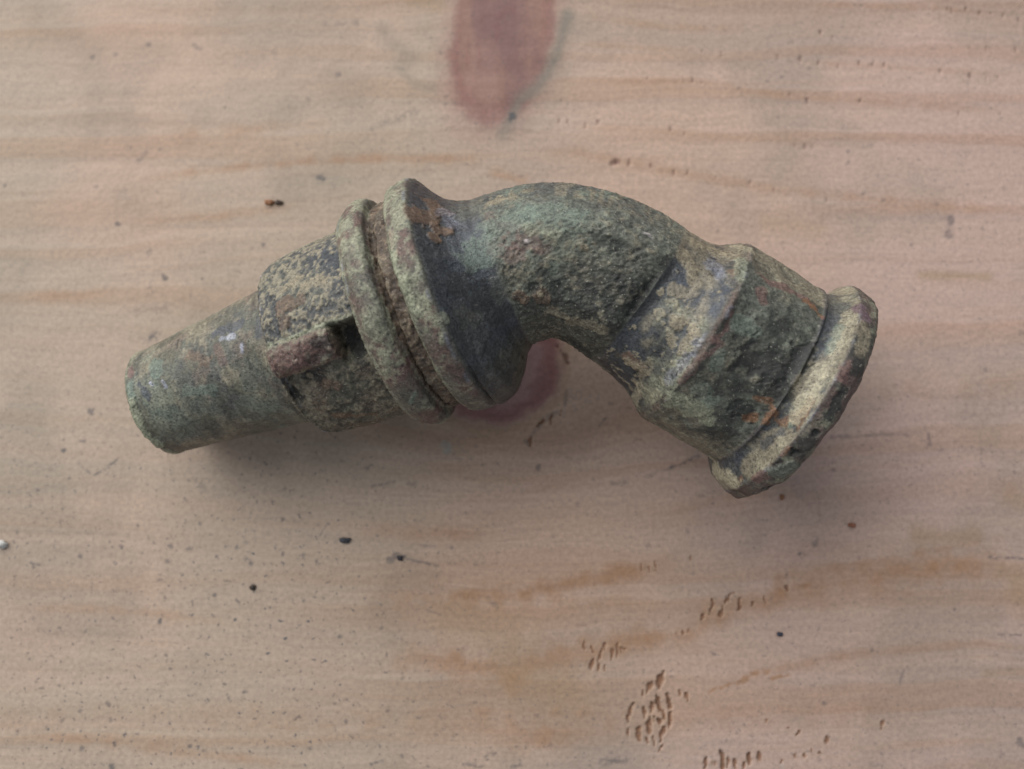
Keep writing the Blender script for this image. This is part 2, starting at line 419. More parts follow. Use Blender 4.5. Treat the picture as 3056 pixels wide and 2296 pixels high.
    ('glint', 0.5, 1.04, 0, [(-9.15, 20.2, 27.53), (-8.24, 18.49, 28.73)]),
    ('cream', 0.4, 0.67, 0.1, [(-15.75, 16.2, 32.25), (-14.75, 11.48, 33.41), (-13.43, 8.37, 33.68)]),
    ('palegreen', 0.9, 0.76, 0.12, [(-15.3, 13.35, 33.05), (-14.09, 9.41, 33.55), (-12.07, 5.87, 33.51)]),
    ('verdigris', 0.8, 0.52, 0.1, [(-12.93, -4.19, 26.32), (-13.49, -5.06, 25.38)]),
    ('palegreen', 0.5, 0.43, 0.1, [(-8.85, 5.28, 33.1), (-8.45, 4.69, 32.73)]),
]
#PATCH-END


def patch_mask(P, pts, rad, seed=0.0):
    """soft capsule chain in 3D: 1 inside, 0 outside, with a ragged edge supplied by the noise field"""
    pts = np.asarray(pts, dtype=np.float32)
    lo = pts.min(0) - rad * 2.2; hi = pts.max(0) + rad * 2.2
    idx = np.where(((P > lo) & (P < hi)).all(1))[0]
    out = np.zeros(len(P), dtype=np.float32)
    if len(idx) == 0:
        return out
    Q = P[idx]
    best = np.full(len(idx), 1e9, dtype=np.float32)
    if len(pts) == 1:
        best = np.linalg.norm(Q - pts[0], axis=1)
    for a, b in zip(pts[:-1], pts[1:]):
        ab = b - a
        t = np.clip(((Q - a) @ ab) / (ab @ ab + 1e-9), 0, 1)
        best = np.minimum(best, np.linalg.norm(Q - a - t[:, None] * ab, axis=1))
    x = best / rad + 0.75 * NOI[idx]
    out[idx] = 1 - ss(0.75, 1.15, x)
    return out


# ------------------------------------------------------------------ build the pipe fitting
P0, DIR, GU, GT, GR, OUTER = base_grid()
GRs = shape(GU, GT, GR)
X = (P0[:, None, :] + DIR * GRs[..., None]).reshape(-1, 3).astype(np.float32)
U = GU.ravel().astype(np.float32)
T = GT.ravel().astype(np.float32)
DEG = np.degrees(T)
Z = zones(U, DEG)
out_m = np.repeat(OUTER[:, None], NT, 1).ravel().astype(np.float32)
# cylindrical noise space: along the axis / round the axis
CYL = np.stack([U, GRs.ravel() * np.cos(T), GRs.ravel() * np.sin(T)], 1).astype(np.float32)

NOI = fbm(X, 1.3, 4, 0.6, 3.1)
n_big = fbm(X, 9.0, 4, 0.5, 1.7)
n_mid = fbm(X, 3.2, 4, 0.55, 8.3)
n_fin = fbm(X, 0.9, 3, 0.6, 21.0)
n_gr = fbm(X, 0.55, 2, 0.6, 33.0)
n_c = fbm(X, 2.0, 4, 0.6, 41.0)
n_d = fbm(X, 5.0, 4, 0.55, 55.0)
ring = vnoise(CYL, (0.34, 9.0, 9.0), 4.0) * 0.6 + vnoise(CYL, (0.9, 14.0, 14.0), 9.0) * 0.6     # turning marks
streak = vnoise(CYL, (0.45, 2.4, 2.4), 14.0)

cast = np.clip(Z['elbow'] + Z['socket'] * 0.7 + Z['barrel'] + Z['collar1'] * .8 + Z['collar2'] * .9 + Z['pack'] + Z['rim'] * .6 + Z['cove'] * .35 + Z['lip'] * .35, 0, 1)
turned = np.clip(Z['cone'] + Z['neck'] + Z['nozzle'] * (1 - Z['lip']) * .7, 0, 1)
crust = ss(0.05, 0.55, n_mid + 0.35 * n_fin)
disp = 0.10 * n_big + 0.05 * n_mid
disp += cast * (0.040 * n_fin + 0.034 * n_gr + 0.032 * n_c) * (1 - .5 * Z['elbow'] * ss(20, 50, DEG))
disp += Z['elbow'] * (0.04 * n_fin + 0.05 * n_c * ss(60, 20, DEG) - .03 * n_c - 0.10 * ss(0.4, 0.8, n_c) + .05 * n_gr)
disp += Z['barrel'] * (0.08 * n_gr + 0.05 * n_fin)
disp += Z['pack'] * (0.22 * n_c + 0.16 * n_fin + 0.10 * n_big)
disp += Z['elbow'] * .06 * fbm(X, .45, 2, .6, 61.)
disp += Z['collar2'] * (0.08 * crust * (0.6 + n_fin)) + Z['collar1'] * (0.06 * crust * (0.6 + n_fin))
disp += Z['socket'] * (0.10 * n_c + 0.25 * np.minimum(n_mid, 0.1))
disp += turned * (0.034 * ring + 0.012 * n_fin)
disp += Z['lip'] * 0.10 * n_c - .10 * np.exp(-((U - L(-34.8)) / .3) ** 2) * (1 - ss(0, 40, DEG))
disp += Z['nozzle'] * (.02 * streak * ss(.2, .5, n_d) - .05 * ss(.5, .8, n_c))
disp += Z['rim'] * (0.18 * n_mid + 0.22 * np.minimum(n_d, 0))
dirtfleck = turned * ss(0.30, 0.42, NOI + 0.35 * n_d) * (1 - Z['nozzle'])
disp += dirtfleck * 0.07

C_ = {
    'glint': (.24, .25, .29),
    'verdigris': (.150, .190, .150), 'palegreen': (.265, .278, .190), 'tan': (.250, .212, .142), 'greygreen': (.112, .122, .098),
    'blue': (.062, .070, .084), 'dark': (.020, .022, .019), 'red': (.140, .080, .068), 'brown': (.135, .088, .058),
    'orange': (.185, .092, .045), 'cream': (.36, .325, .225), 'olive': (.092, .088, .060), 'purple': (.15, .10, .12), 'white': (.50, .45, .43),
}
for k_ in C_:
    C_[k_] = np.array(C_[k_], dtype=np.float32)
COL = np.tile(C_['greygreen'], (len(X), 1))
ROU = np.full(len(X), 0.60, dtype=np.float32)
MET = np.zeros(len(X), dtype=np.float32)


def lay(name, m, rough=None, metal=None):
    global COL, ROU, MET
    m = np.clip(m, 0, 1).astype(np.float32)
    COL = COL * (1 - m[:, None]) + C_[name] * m[:, None]
    if rough is not None:
        ROU = ROU * (1 - m) + rough * m
    if metal is not None:
        MET = MET * (1 - m) + metal * m
    else:
        MET = MET * (1 - m)


th = lambda a, w, n: ss(a - 1.7 * w, a + 1.7 * w, n)
# nozzle
zn = Z['nozzle']
lay('greygreen', zn)
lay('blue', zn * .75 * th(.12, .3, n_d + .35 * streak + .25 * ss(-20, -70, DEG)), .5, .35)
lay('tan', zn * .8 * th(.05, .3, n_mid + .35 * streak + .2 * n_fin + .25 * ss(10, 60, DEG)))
lay('verdigris', zn * .6 * th(.38, .25, n_big + .3 * n_c))
lay('red', zn * .5 * th(.5, .2, fbm(X, 4.0, 3, .6, 77.) + .3 * n_fin))
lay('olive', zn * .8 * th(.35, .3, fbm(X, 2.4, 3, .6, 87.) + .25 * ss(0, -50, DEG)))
lay('palegreen', Z['lip'] * .8 * th(-.05, .3, n_c))
# barrel
zb = Z['barrel']
pad = zb * ss(11, 15, DEG)
low = zb * (1 - ss(11, 15, DEG))
lay('blue', pad, .6, .25)
lay('greygreen', pad * .6 * th(.1, .3, n_mid))
lay('tan', pad * .85 * th(.22, .30, n_gr * 1.1 + n_fin * .35 + .45 * n_d + .35 * ss(40, 85, DEG) - .1))
lay('olive', low)
lay('brown', low * .8 * th(.1, .3, n_mid))
lay('dark', low * .75 * th(.25, .25, n_c + .3 * n_fin))
lay('tan', low * .6 * th(.3, .25, n_fin + .5 * n_d))
lug = zb * band(-7.5, 13.0, DEG, 1.2) * (1 - ss(L(-2.8), L(-2.1), U))
lay('red', lug)
lay('brown', lug * .6 * th(.0, .3, n_c))
lay('palegreen', lug * .55 * th(.25, .25, n_fin + .3 * n_mid))
lay('palegreen', zb * .7 * np.exp(-((DEG - 14.6) / 1.6) ** 2) * th(-.3, .4, n_fin))
lay('tan', .6 * np.exp(-((U - L(-12.1)) / .22) ** 2) * th(-.2, .4, n_c))
# collars
for nm in ('collar1', 'collar2'):
    zc = Z[nm]
    lay('red', zc)
    lay('greygreen', zc * .75 * th(.0, .3, n_d + .3 * n_c))
    lay('palegreen', zc * .85 * th(-.02 if nm == 'collar2' else .12, .22, n_mid + .5 * n_fin + .22 * ss(-40, 30, DEG) - .2 * ss(-20, -50, DEG)))
    lay('dark', zc * .5 * th(.45, .2, n_c))
lay('palegreen', .75 * np.exp(-((U - L(2.15)) / .25) ** 2) * th(-.3, .4, n_c))
lay('palegreen', .8 * np.exp(-((U - L(9.25)) / .25) ** 2) * th(-.5, .5, n_c))
lay('blue', .6 * np.exp(-((U - L(5.9)) / .35) ** 2) * th(-.2, .5, n_d), .5, .3)
lay('brown', Z['pack'])
lay('tan', Z['pack'] * .45 * th(.2, .3, n_fin))
lay('dark', Z['pack'] * .5 * th(.3, .2, n_c))
# turned cone behind the front collar
zc = Z['cone']
lay('blue', zc, .42, .45)
lay('greygreen', zc * .5 * th(.15, .35, n_d + .4 * ring + .3 * (U - L(19)) / 3))
lay('olive', zc * .75 * ss(-25, -60, DEG) * th(-.1, .4, n_mid))
lay('dark', zc * .7 * ss(10, -20, DEG) * th(.0, .4, n_c))  # lower half of the cone darkened, shade put into the colour
# elbow
ze = Z['elbow']
lay('greygreen', ze)
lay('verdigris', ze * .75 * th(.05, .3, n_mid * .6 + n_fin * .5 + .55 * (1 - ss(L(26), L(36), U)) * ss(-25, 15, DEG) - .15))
lay('dark', ze * .9 * th(.18, .3, n_c * .6 + n_fin * .4 + .45 * (1 - ss(-5, 22, DEG)) + .35 * ss(L(30), L(38), U) * (1 - ss(25, 45, DEG)) - .1))  # dark patina, weighted to paint shade on the lower right
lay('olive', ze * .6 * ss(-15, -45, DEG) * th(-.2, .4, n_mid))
lay('tan', ze * .45 * th(.5, .2, n_fin + .5 * n_d + .2 * ss(50, 80, DEG)))
lay('blue', ze * .7 * ss(60, 68, DEG) * (1 - ss(R(-24), R(-17), U)) * th(-.2, .4, n_d), .45, .4)
lay('tan', ze * .7 * ss(58, 66, DEG) * th(.25, .15, streak + .4 * n_d))
# neck
zk = Z['neck']
lay('blue', zk, .42, .45)
lay('blue', ze * .45 * ss(35, 60, DEG) * th(.1, .4, n_d), .45, .3)
lay('olive', zk * .4 * th(.3, .35, n_d))
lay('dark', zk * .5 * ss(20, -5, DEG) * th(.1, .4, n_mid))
lay('tan', zk * .9 * dirtfleck)
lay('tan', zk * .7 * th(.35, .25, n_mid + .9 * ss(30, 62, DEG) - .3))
lay('palegreen', zk * .6 * th(.35, .25, n_d + .5 * np.exp(-((U - R(-6.6)) / .9) ** 2)))
# socket
zs = Z['socket']
lay('greygreen', zs)
lay('verdigris', zs * .5 * th(.3, .25, n_c + .3 * n_fin))
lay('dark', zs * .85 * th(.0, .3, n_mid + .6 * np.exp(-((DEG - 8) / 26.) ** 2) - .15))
lay('tan', zs * .7 * th(.1, .3, n_fin * .4 + n_d * .6 + .9 * ss(56, 66, DEG) + .45 * ss(-22, -45, DEG) - .35))
lay('red', .75 * np.exp(-((U - R(-5.2)) / .45) ** 2) * th(-.1, .35, n_mid))
lay('purple', .6 * np.exp(-((U - R(7.05)) / .25) ** 2) * th(-.4, .4, n_c), .4, .3)
# cove and rim
zv = Z['cove']
lay('blue', zv, .5, .3)
lay('greygreen', zv * .7 * th(.0, .3, n_d))
lay('tan', zv * .8 * th(.0, .2, n_mid + .5 * (ss(R(8.0), R(9.6), U) - .5)))
lay('cream', zv * .7 * th(.35, .2, n_c + .6 * (ss(R(8.2), R(10), U) - .5) + .3 * n_d))
zr = Z['rim']
lay('red', zr)
lay('greygreen', zr * .8 * th(-.05, .3, n_d))
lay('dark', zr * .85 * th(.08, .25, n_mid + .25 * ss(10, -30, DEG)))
lay('palegreen', zr * .5 * th(.35, .25, n_c + .3 * n_d))
# a thin film of dry earth over everything
film = (.34 + .22 * n_d + .12 * n_fin).clip(0, .7) * (1 - .75 * MET)
film *= 1 - .80 * (1 - ss(.025, .085, COL.mean(1)))
film *= 1 - .5 * Z['rim'] - .7 * Z['pack'] - .5 * lug.clip(0, 1)
COL = COL * (1 - film[:, None]) + np.array([.138, .130, .094], dtype=np.float32) * film[:, None] * (.6 + .4 * (COL.mean(1) / .1).clip(.25, 2.0))[:, None]
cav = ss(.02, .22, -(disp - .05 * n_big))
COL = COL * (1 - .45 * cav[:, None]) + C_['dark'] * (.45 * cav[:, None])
edge_w = np.zeros(len(X), dtype=np.float32)
for ue, wd in ((L(12.5), .22), (L(2.3), .16), (R(10.75), .20), (L(-11.7), .2), (R(-4.9), .25)):
    edge_w = np.maximum(edge_w, np.exp(-((U - ue) / wd) ** 2))
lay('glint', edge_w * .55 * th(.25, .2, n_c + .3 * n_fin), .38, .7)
# hand-placed patches
CHIP = {'chip': 1}
for nm, strength, rad, h, pts in PATCHES:
    m = patch_mask(X, pts, rad) * out_m
    if nm != 'chip':
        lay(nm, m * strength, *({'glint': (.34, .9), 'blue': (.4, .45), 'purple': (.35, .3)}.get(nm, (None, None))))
    disp += h * m
# inside the bores: dark dirt
lay('brown', 1 - out_m)
disp *= out_m
# fine colour breakup
COL *= (.95 + 0.18 * n_gr + 0.10 * n_fin + .26 * turned * ring + .12 * streak * Z['nozzle'])[:, None]
COL = np.clip(COL, 0.008, 0.8)

# displaced positions along the profile normal
XG = (P0[:, None, :] + DIR * GRs[..., None])
dU = np.gradient(XG, axis=0)
dT = np.roll(XG, -1, 1) - np.roll(XG, 1, 1)
NN = np.cross(dT, dU)
NN /= np.linalg.norm(NN, axis=2)[..., None] + 1e-12
if (NN * DIR)[NS // 2].sum() < 0:
    NN = -NN
XG = XG + NN * disp.reshape(NS, NT)[..., None]
dU = np.gradient(XG, axis=0)
dT = np.roll(XG, -1, 1) - np.roll(XG, 1, 1)
N2 = np.cross(dT, dU)
N2 /= np.linalg.norm(N2, axis=2)[..., None] + 1e-12
if (N2 * DIR)[NS // 2].sum() < 0:
    N2 = -N2
XG = XG.reshape(-1, 3)
N2 = N2.reshape(-1, 3)
zmin = XG[:, 2].min()
XG[:, 2] -= zmin + 0.05          # rests on the board


def link(o, parent=None):
    scene.collection.objects.link(o)
    if parent is not None:
        o.parent = parent
    return o


def mesh_from(name, verts, faces, mat, parent=None, smooth=True):
    me = bpy.data.meshes.new(name)
    nv, nf = len(verts), len(faces)
    k = faces.shape[1]
    me.vertices.add(nv)
    me.vertices.foreach_set('co', np.ascontiguousarray(verts, dtype=np.float32).ravel())
    me.loops.add(nf * k)
    me.loops.foreach_set('vertex_index', np.ascontiguousarray(faces, dtype=np.int32).ravel())
    me.polygons.add(nf)
    me.polygons.foreach_set('loop_start', np.arange(0, nf * k, k, dtype=np.int32))
    me.update(calc_edges=True)
    if smooth:
        me.polygons.foreach_set('use_smooth', np.ones(nf, dtype=bool))
    me.materials.append(mat)
    o = bpy.data.objects.new(name, me)
    return link(o, parent)


def attr_f(me, name, v):
    a = me.attributes.new(name, 'FLOAT', 'POINT')
    a.data.foreach_set('value', np.ascontiguousarray(v, dtype=np.float32))


def attr_c(me, name, v):
    a = me.attributes.new(name, 'FLOAT_COLOR', 'POINT')
    c = np.ones((len(v), 4), dtype=np.float32); c[:, :3] = v
    a.data.foreach_set('color', c.ravel())


# ------------------------------------------------------------------ materials
class NB:
    def __init__(self, name):
        self.m = bpy.data.materials.new(name); self.m.use_nodes = True
        self.t = self.m.node_tree; self.b = self.t.nodes['Principled BSDF']
        self.tc = self.t.nodes.new('ShaderNodeTexCoord')

    def n(self, kind, **kw):
        x = self.t.nodes.new(kind)
        for k, v in kw.items():
            setattr(x, k, v)
        return x

    def put(self, sock, v):
        if hasattr(v, 'is_linked') or isinstance(v, bpy.types.NodeSocket):
            self.t.links.new(v, sock)
        else:
            sock.default_value = v

    def attr(self, name):
        return self.n('ShaderNodeAttribute', attribute_name=name)

    def mapping(self, scale, vec=None, rot=(0, 0, 0)):
        x = self.n('ShaderNodeMapping')
        self.put(x.inputs['Vector'], vec if vec is not None else self.tc.outputs['Object'])
        x.inputs['Scale'].default_value = scale
        x.inputs['Rotation'].default_value = rot
        return x.outputs['Vector']

    def noise(self, vec, scale, detail=4, rough=.55, dist=0.0):
        x = self.n('ShaderNodeTexNoise')
        self.put(x.inputs['Vector'], vec)
        x.inputs['Scale'].default_value = scale
        x.inputs['Detail'].default_value = detail
        x.inputs['Roughness'].default_value = rough
        x.inputs['Distortion'].default_value = dist
        return x.outputs['Fac']

    def math(self, op, a, b=0.0, c=0.0):
        x = self.n('ShaderNodeMath', operation=op)
        self.put(x.inputs[0], a); self.put(x.inputs[1], b); self.put(x.inputs[2], c)
        return x.outputs[0]

    def rng(self, v, a, b, c=0.0, d=1.0, smooth=True):
        x = self.n('ShaderNodeMapRange')
        x.interpolation_type = 'SMOOTHSTEP' if smooth else 'LINEAR'
        self.put(x.inputs['Value'], v)
        x.inputs['From Min'].default_value = a; x.inputs['From Max'].default_value = b
        x.inputs['To Min'].default_value = c; x.inputs['To Max'].default_value = d
        return x.outputs['Result']

    def mix(self, fac, a, b, blend='MIX'):
        x = self.n('ShaderNodeMix', data_type='RGBA', blend_type=blend)
        self.put(x.inputs[0], fac); self.put(x.inputs[6], a); self.put(x.inputs[7], b)
        return x.outputs[2]

    def bump(self, h, strength, dist, normal=None):
        x = self.n('ShaderNodeBump')
        x.inputs['Strength'].default_value = strength
        x.inputs['Distance'].default_value = dist
        self.put(x.inputs['Height'], h)
        if normal is not None:
            self.put(x.inputs['Normal'], normal)
        return x.outputs['Normal']


def bronze_material():
    k = NB('corroded_bronze')
    mm = k.mapping((1000, 1000, 1000))
    base = k.attr('patina').outputs['Color']
    fine = k.noise(mm, 2.6, 5, .65)
    grain = k.noise(mm, 6.5, 3, .6)
    spk = k.noise(mm, 3.4, 3, .5)
    c = k.mix(1.0, base, k.rng(fine, .3, .7, .62, 1.38), 'MULTIPLY')
    # pale mineral grains and dark pits
    c = k.mix(k.math('MULTIPLY', k.rng(spk, .62, .74), k.attr('grit').outputs['Fac']), c, (.33, .315, .25, 1))
    c = k.mix(k.math('MULTIPLY', k.rng(spk, .42, .32), .75), c, (.020, .022, .020, 1))
    k.put(k.b.inputs['Base Color'], c)
    rgh = k.math('ADD', k.attr('rough').outputs['Fac'], k.rng(fine, .3, .7, -.10, .10))
    k.put(k.b.inputs['Roughness'], rgh)
    k.put(k.b.inputs['Metallic'], k.attr('metal').outputs['Fac'])
    h = k.math('ADD', k.math('MULTIPLY', fine, 1.0), k.math('MULTIPLY', grain, .5))
    k.put(k.b.inputs['Normal'], k.bump(h, .8, .00014))
    k.b.inputs['Specular IOR Level'].default_value = .45
    return k.m


BRONZE = bronze_material()

fitting = bpy.data.objects.new('pipe_fitting', None)
link(fitting)
fitting['label'] = 'corroded green and brown bronze pipe elbow with flanged mouth lying on the pine board'
fitting['category'] = 'pipe fitting'

Uc = STU
is_out = OUTER
qi = np.arange(NS)
first_out = qi[is_out][0]; last_out = qi[is_out][-1]


def st(u, after=first_out):
    """first outer station at or beyond u"""
    c = qi[(qi >= first_out) & (qi <= last_out) & (Uc >= u)]
    return int(c[0]) if len(c) else int(last_out)


cuts = [('bore', 0, first_out), ('nozzle', first_out, st(L(-12.2))), ('barrel', st(L(-12.2)), st(L(1.8))), ('back_collar', st(L(1.8)), st(L(6.4))),
        ('packed_dirt', st(L(6.4)), st(L(9.05))), ('front_collar', st(L(9.05)), st(L(12.9))), ('cone', st(L(12.9)), st(L(20.2))),
        ('elbow', st(L(20.2)), st(R(-14.55))), ('neck', st(R(-14.55)), st(R(-5.3))), ('socket', st(R(-5.3)), st(R(7.0))),
        ('rim', st(R(7.0)), last_out), ('bore', last_out, NS - 1)]
CENTRE = np.array([5.0, 8.0, 0.0])
grit = np.clip(.25 + .6 * cast + .3 * Z['nozzle'], 0, 1) * (1 - MET)


def add_piece(name, i0, i1, j_mask=None, parent=None):
    """quads between stations i0..i1; j_mask(iu, jt) picks a subset of faces"""
    I, J = np.meshgrid(np.arange(i0, i1), np.arange(NT), indexing='ij')
    I, J = I.ravel(), J.ravel()
    if j_mask is not None:
        m = j_mask(I, J); I, J = I[m], J[m]
    J2 = (J + 1) % NT
    F = np.stack([I * NT + J, (I + 1) * NT + J, (I + 1) * NT + J2, I * NT + J2], 1)
    used, inv = np.unique(F, return_inverse=True)
    F = inv.reshape(F.shape).astype(np.int32)
    o = mesh_from(name, (XG[used] - CENTRE) * MM, F, BRONZE, parent)
    me = o.data
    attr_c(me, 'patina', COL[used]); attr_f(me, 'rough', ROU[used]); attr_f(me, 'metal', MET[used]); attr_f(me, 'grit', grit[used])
    me.normals_split_custom_set_from_vertices(N2[used].astype(np.float32).tolist())
    return o


degJ = np.degrees(TH)
is_lug = lambda I, J: (degJ[J] > -7.6) & (degJ[J] < 13.6) & (Uc[I] < L(-2.1))
fitting.location = Vector(CENTRE * MM)
parts = {}
for nm, a, b in cuts:
    if nm == 'barrel':
        parts[nm] = add_piece(nm, a, b, lambda I, J: ~is_lug(I, J), fitting)
        parts['lug'] = add_piece('lug', a, b, is_lug, fitting)
    else:
        parts[nm] = add_piece(nm, a, b, None, fitting)
parts['packed_dirt']['label'] = 'brown earth packed between the two collars'
parts['lug']['label'] = 'worn reddish lug on the side of the barrel'

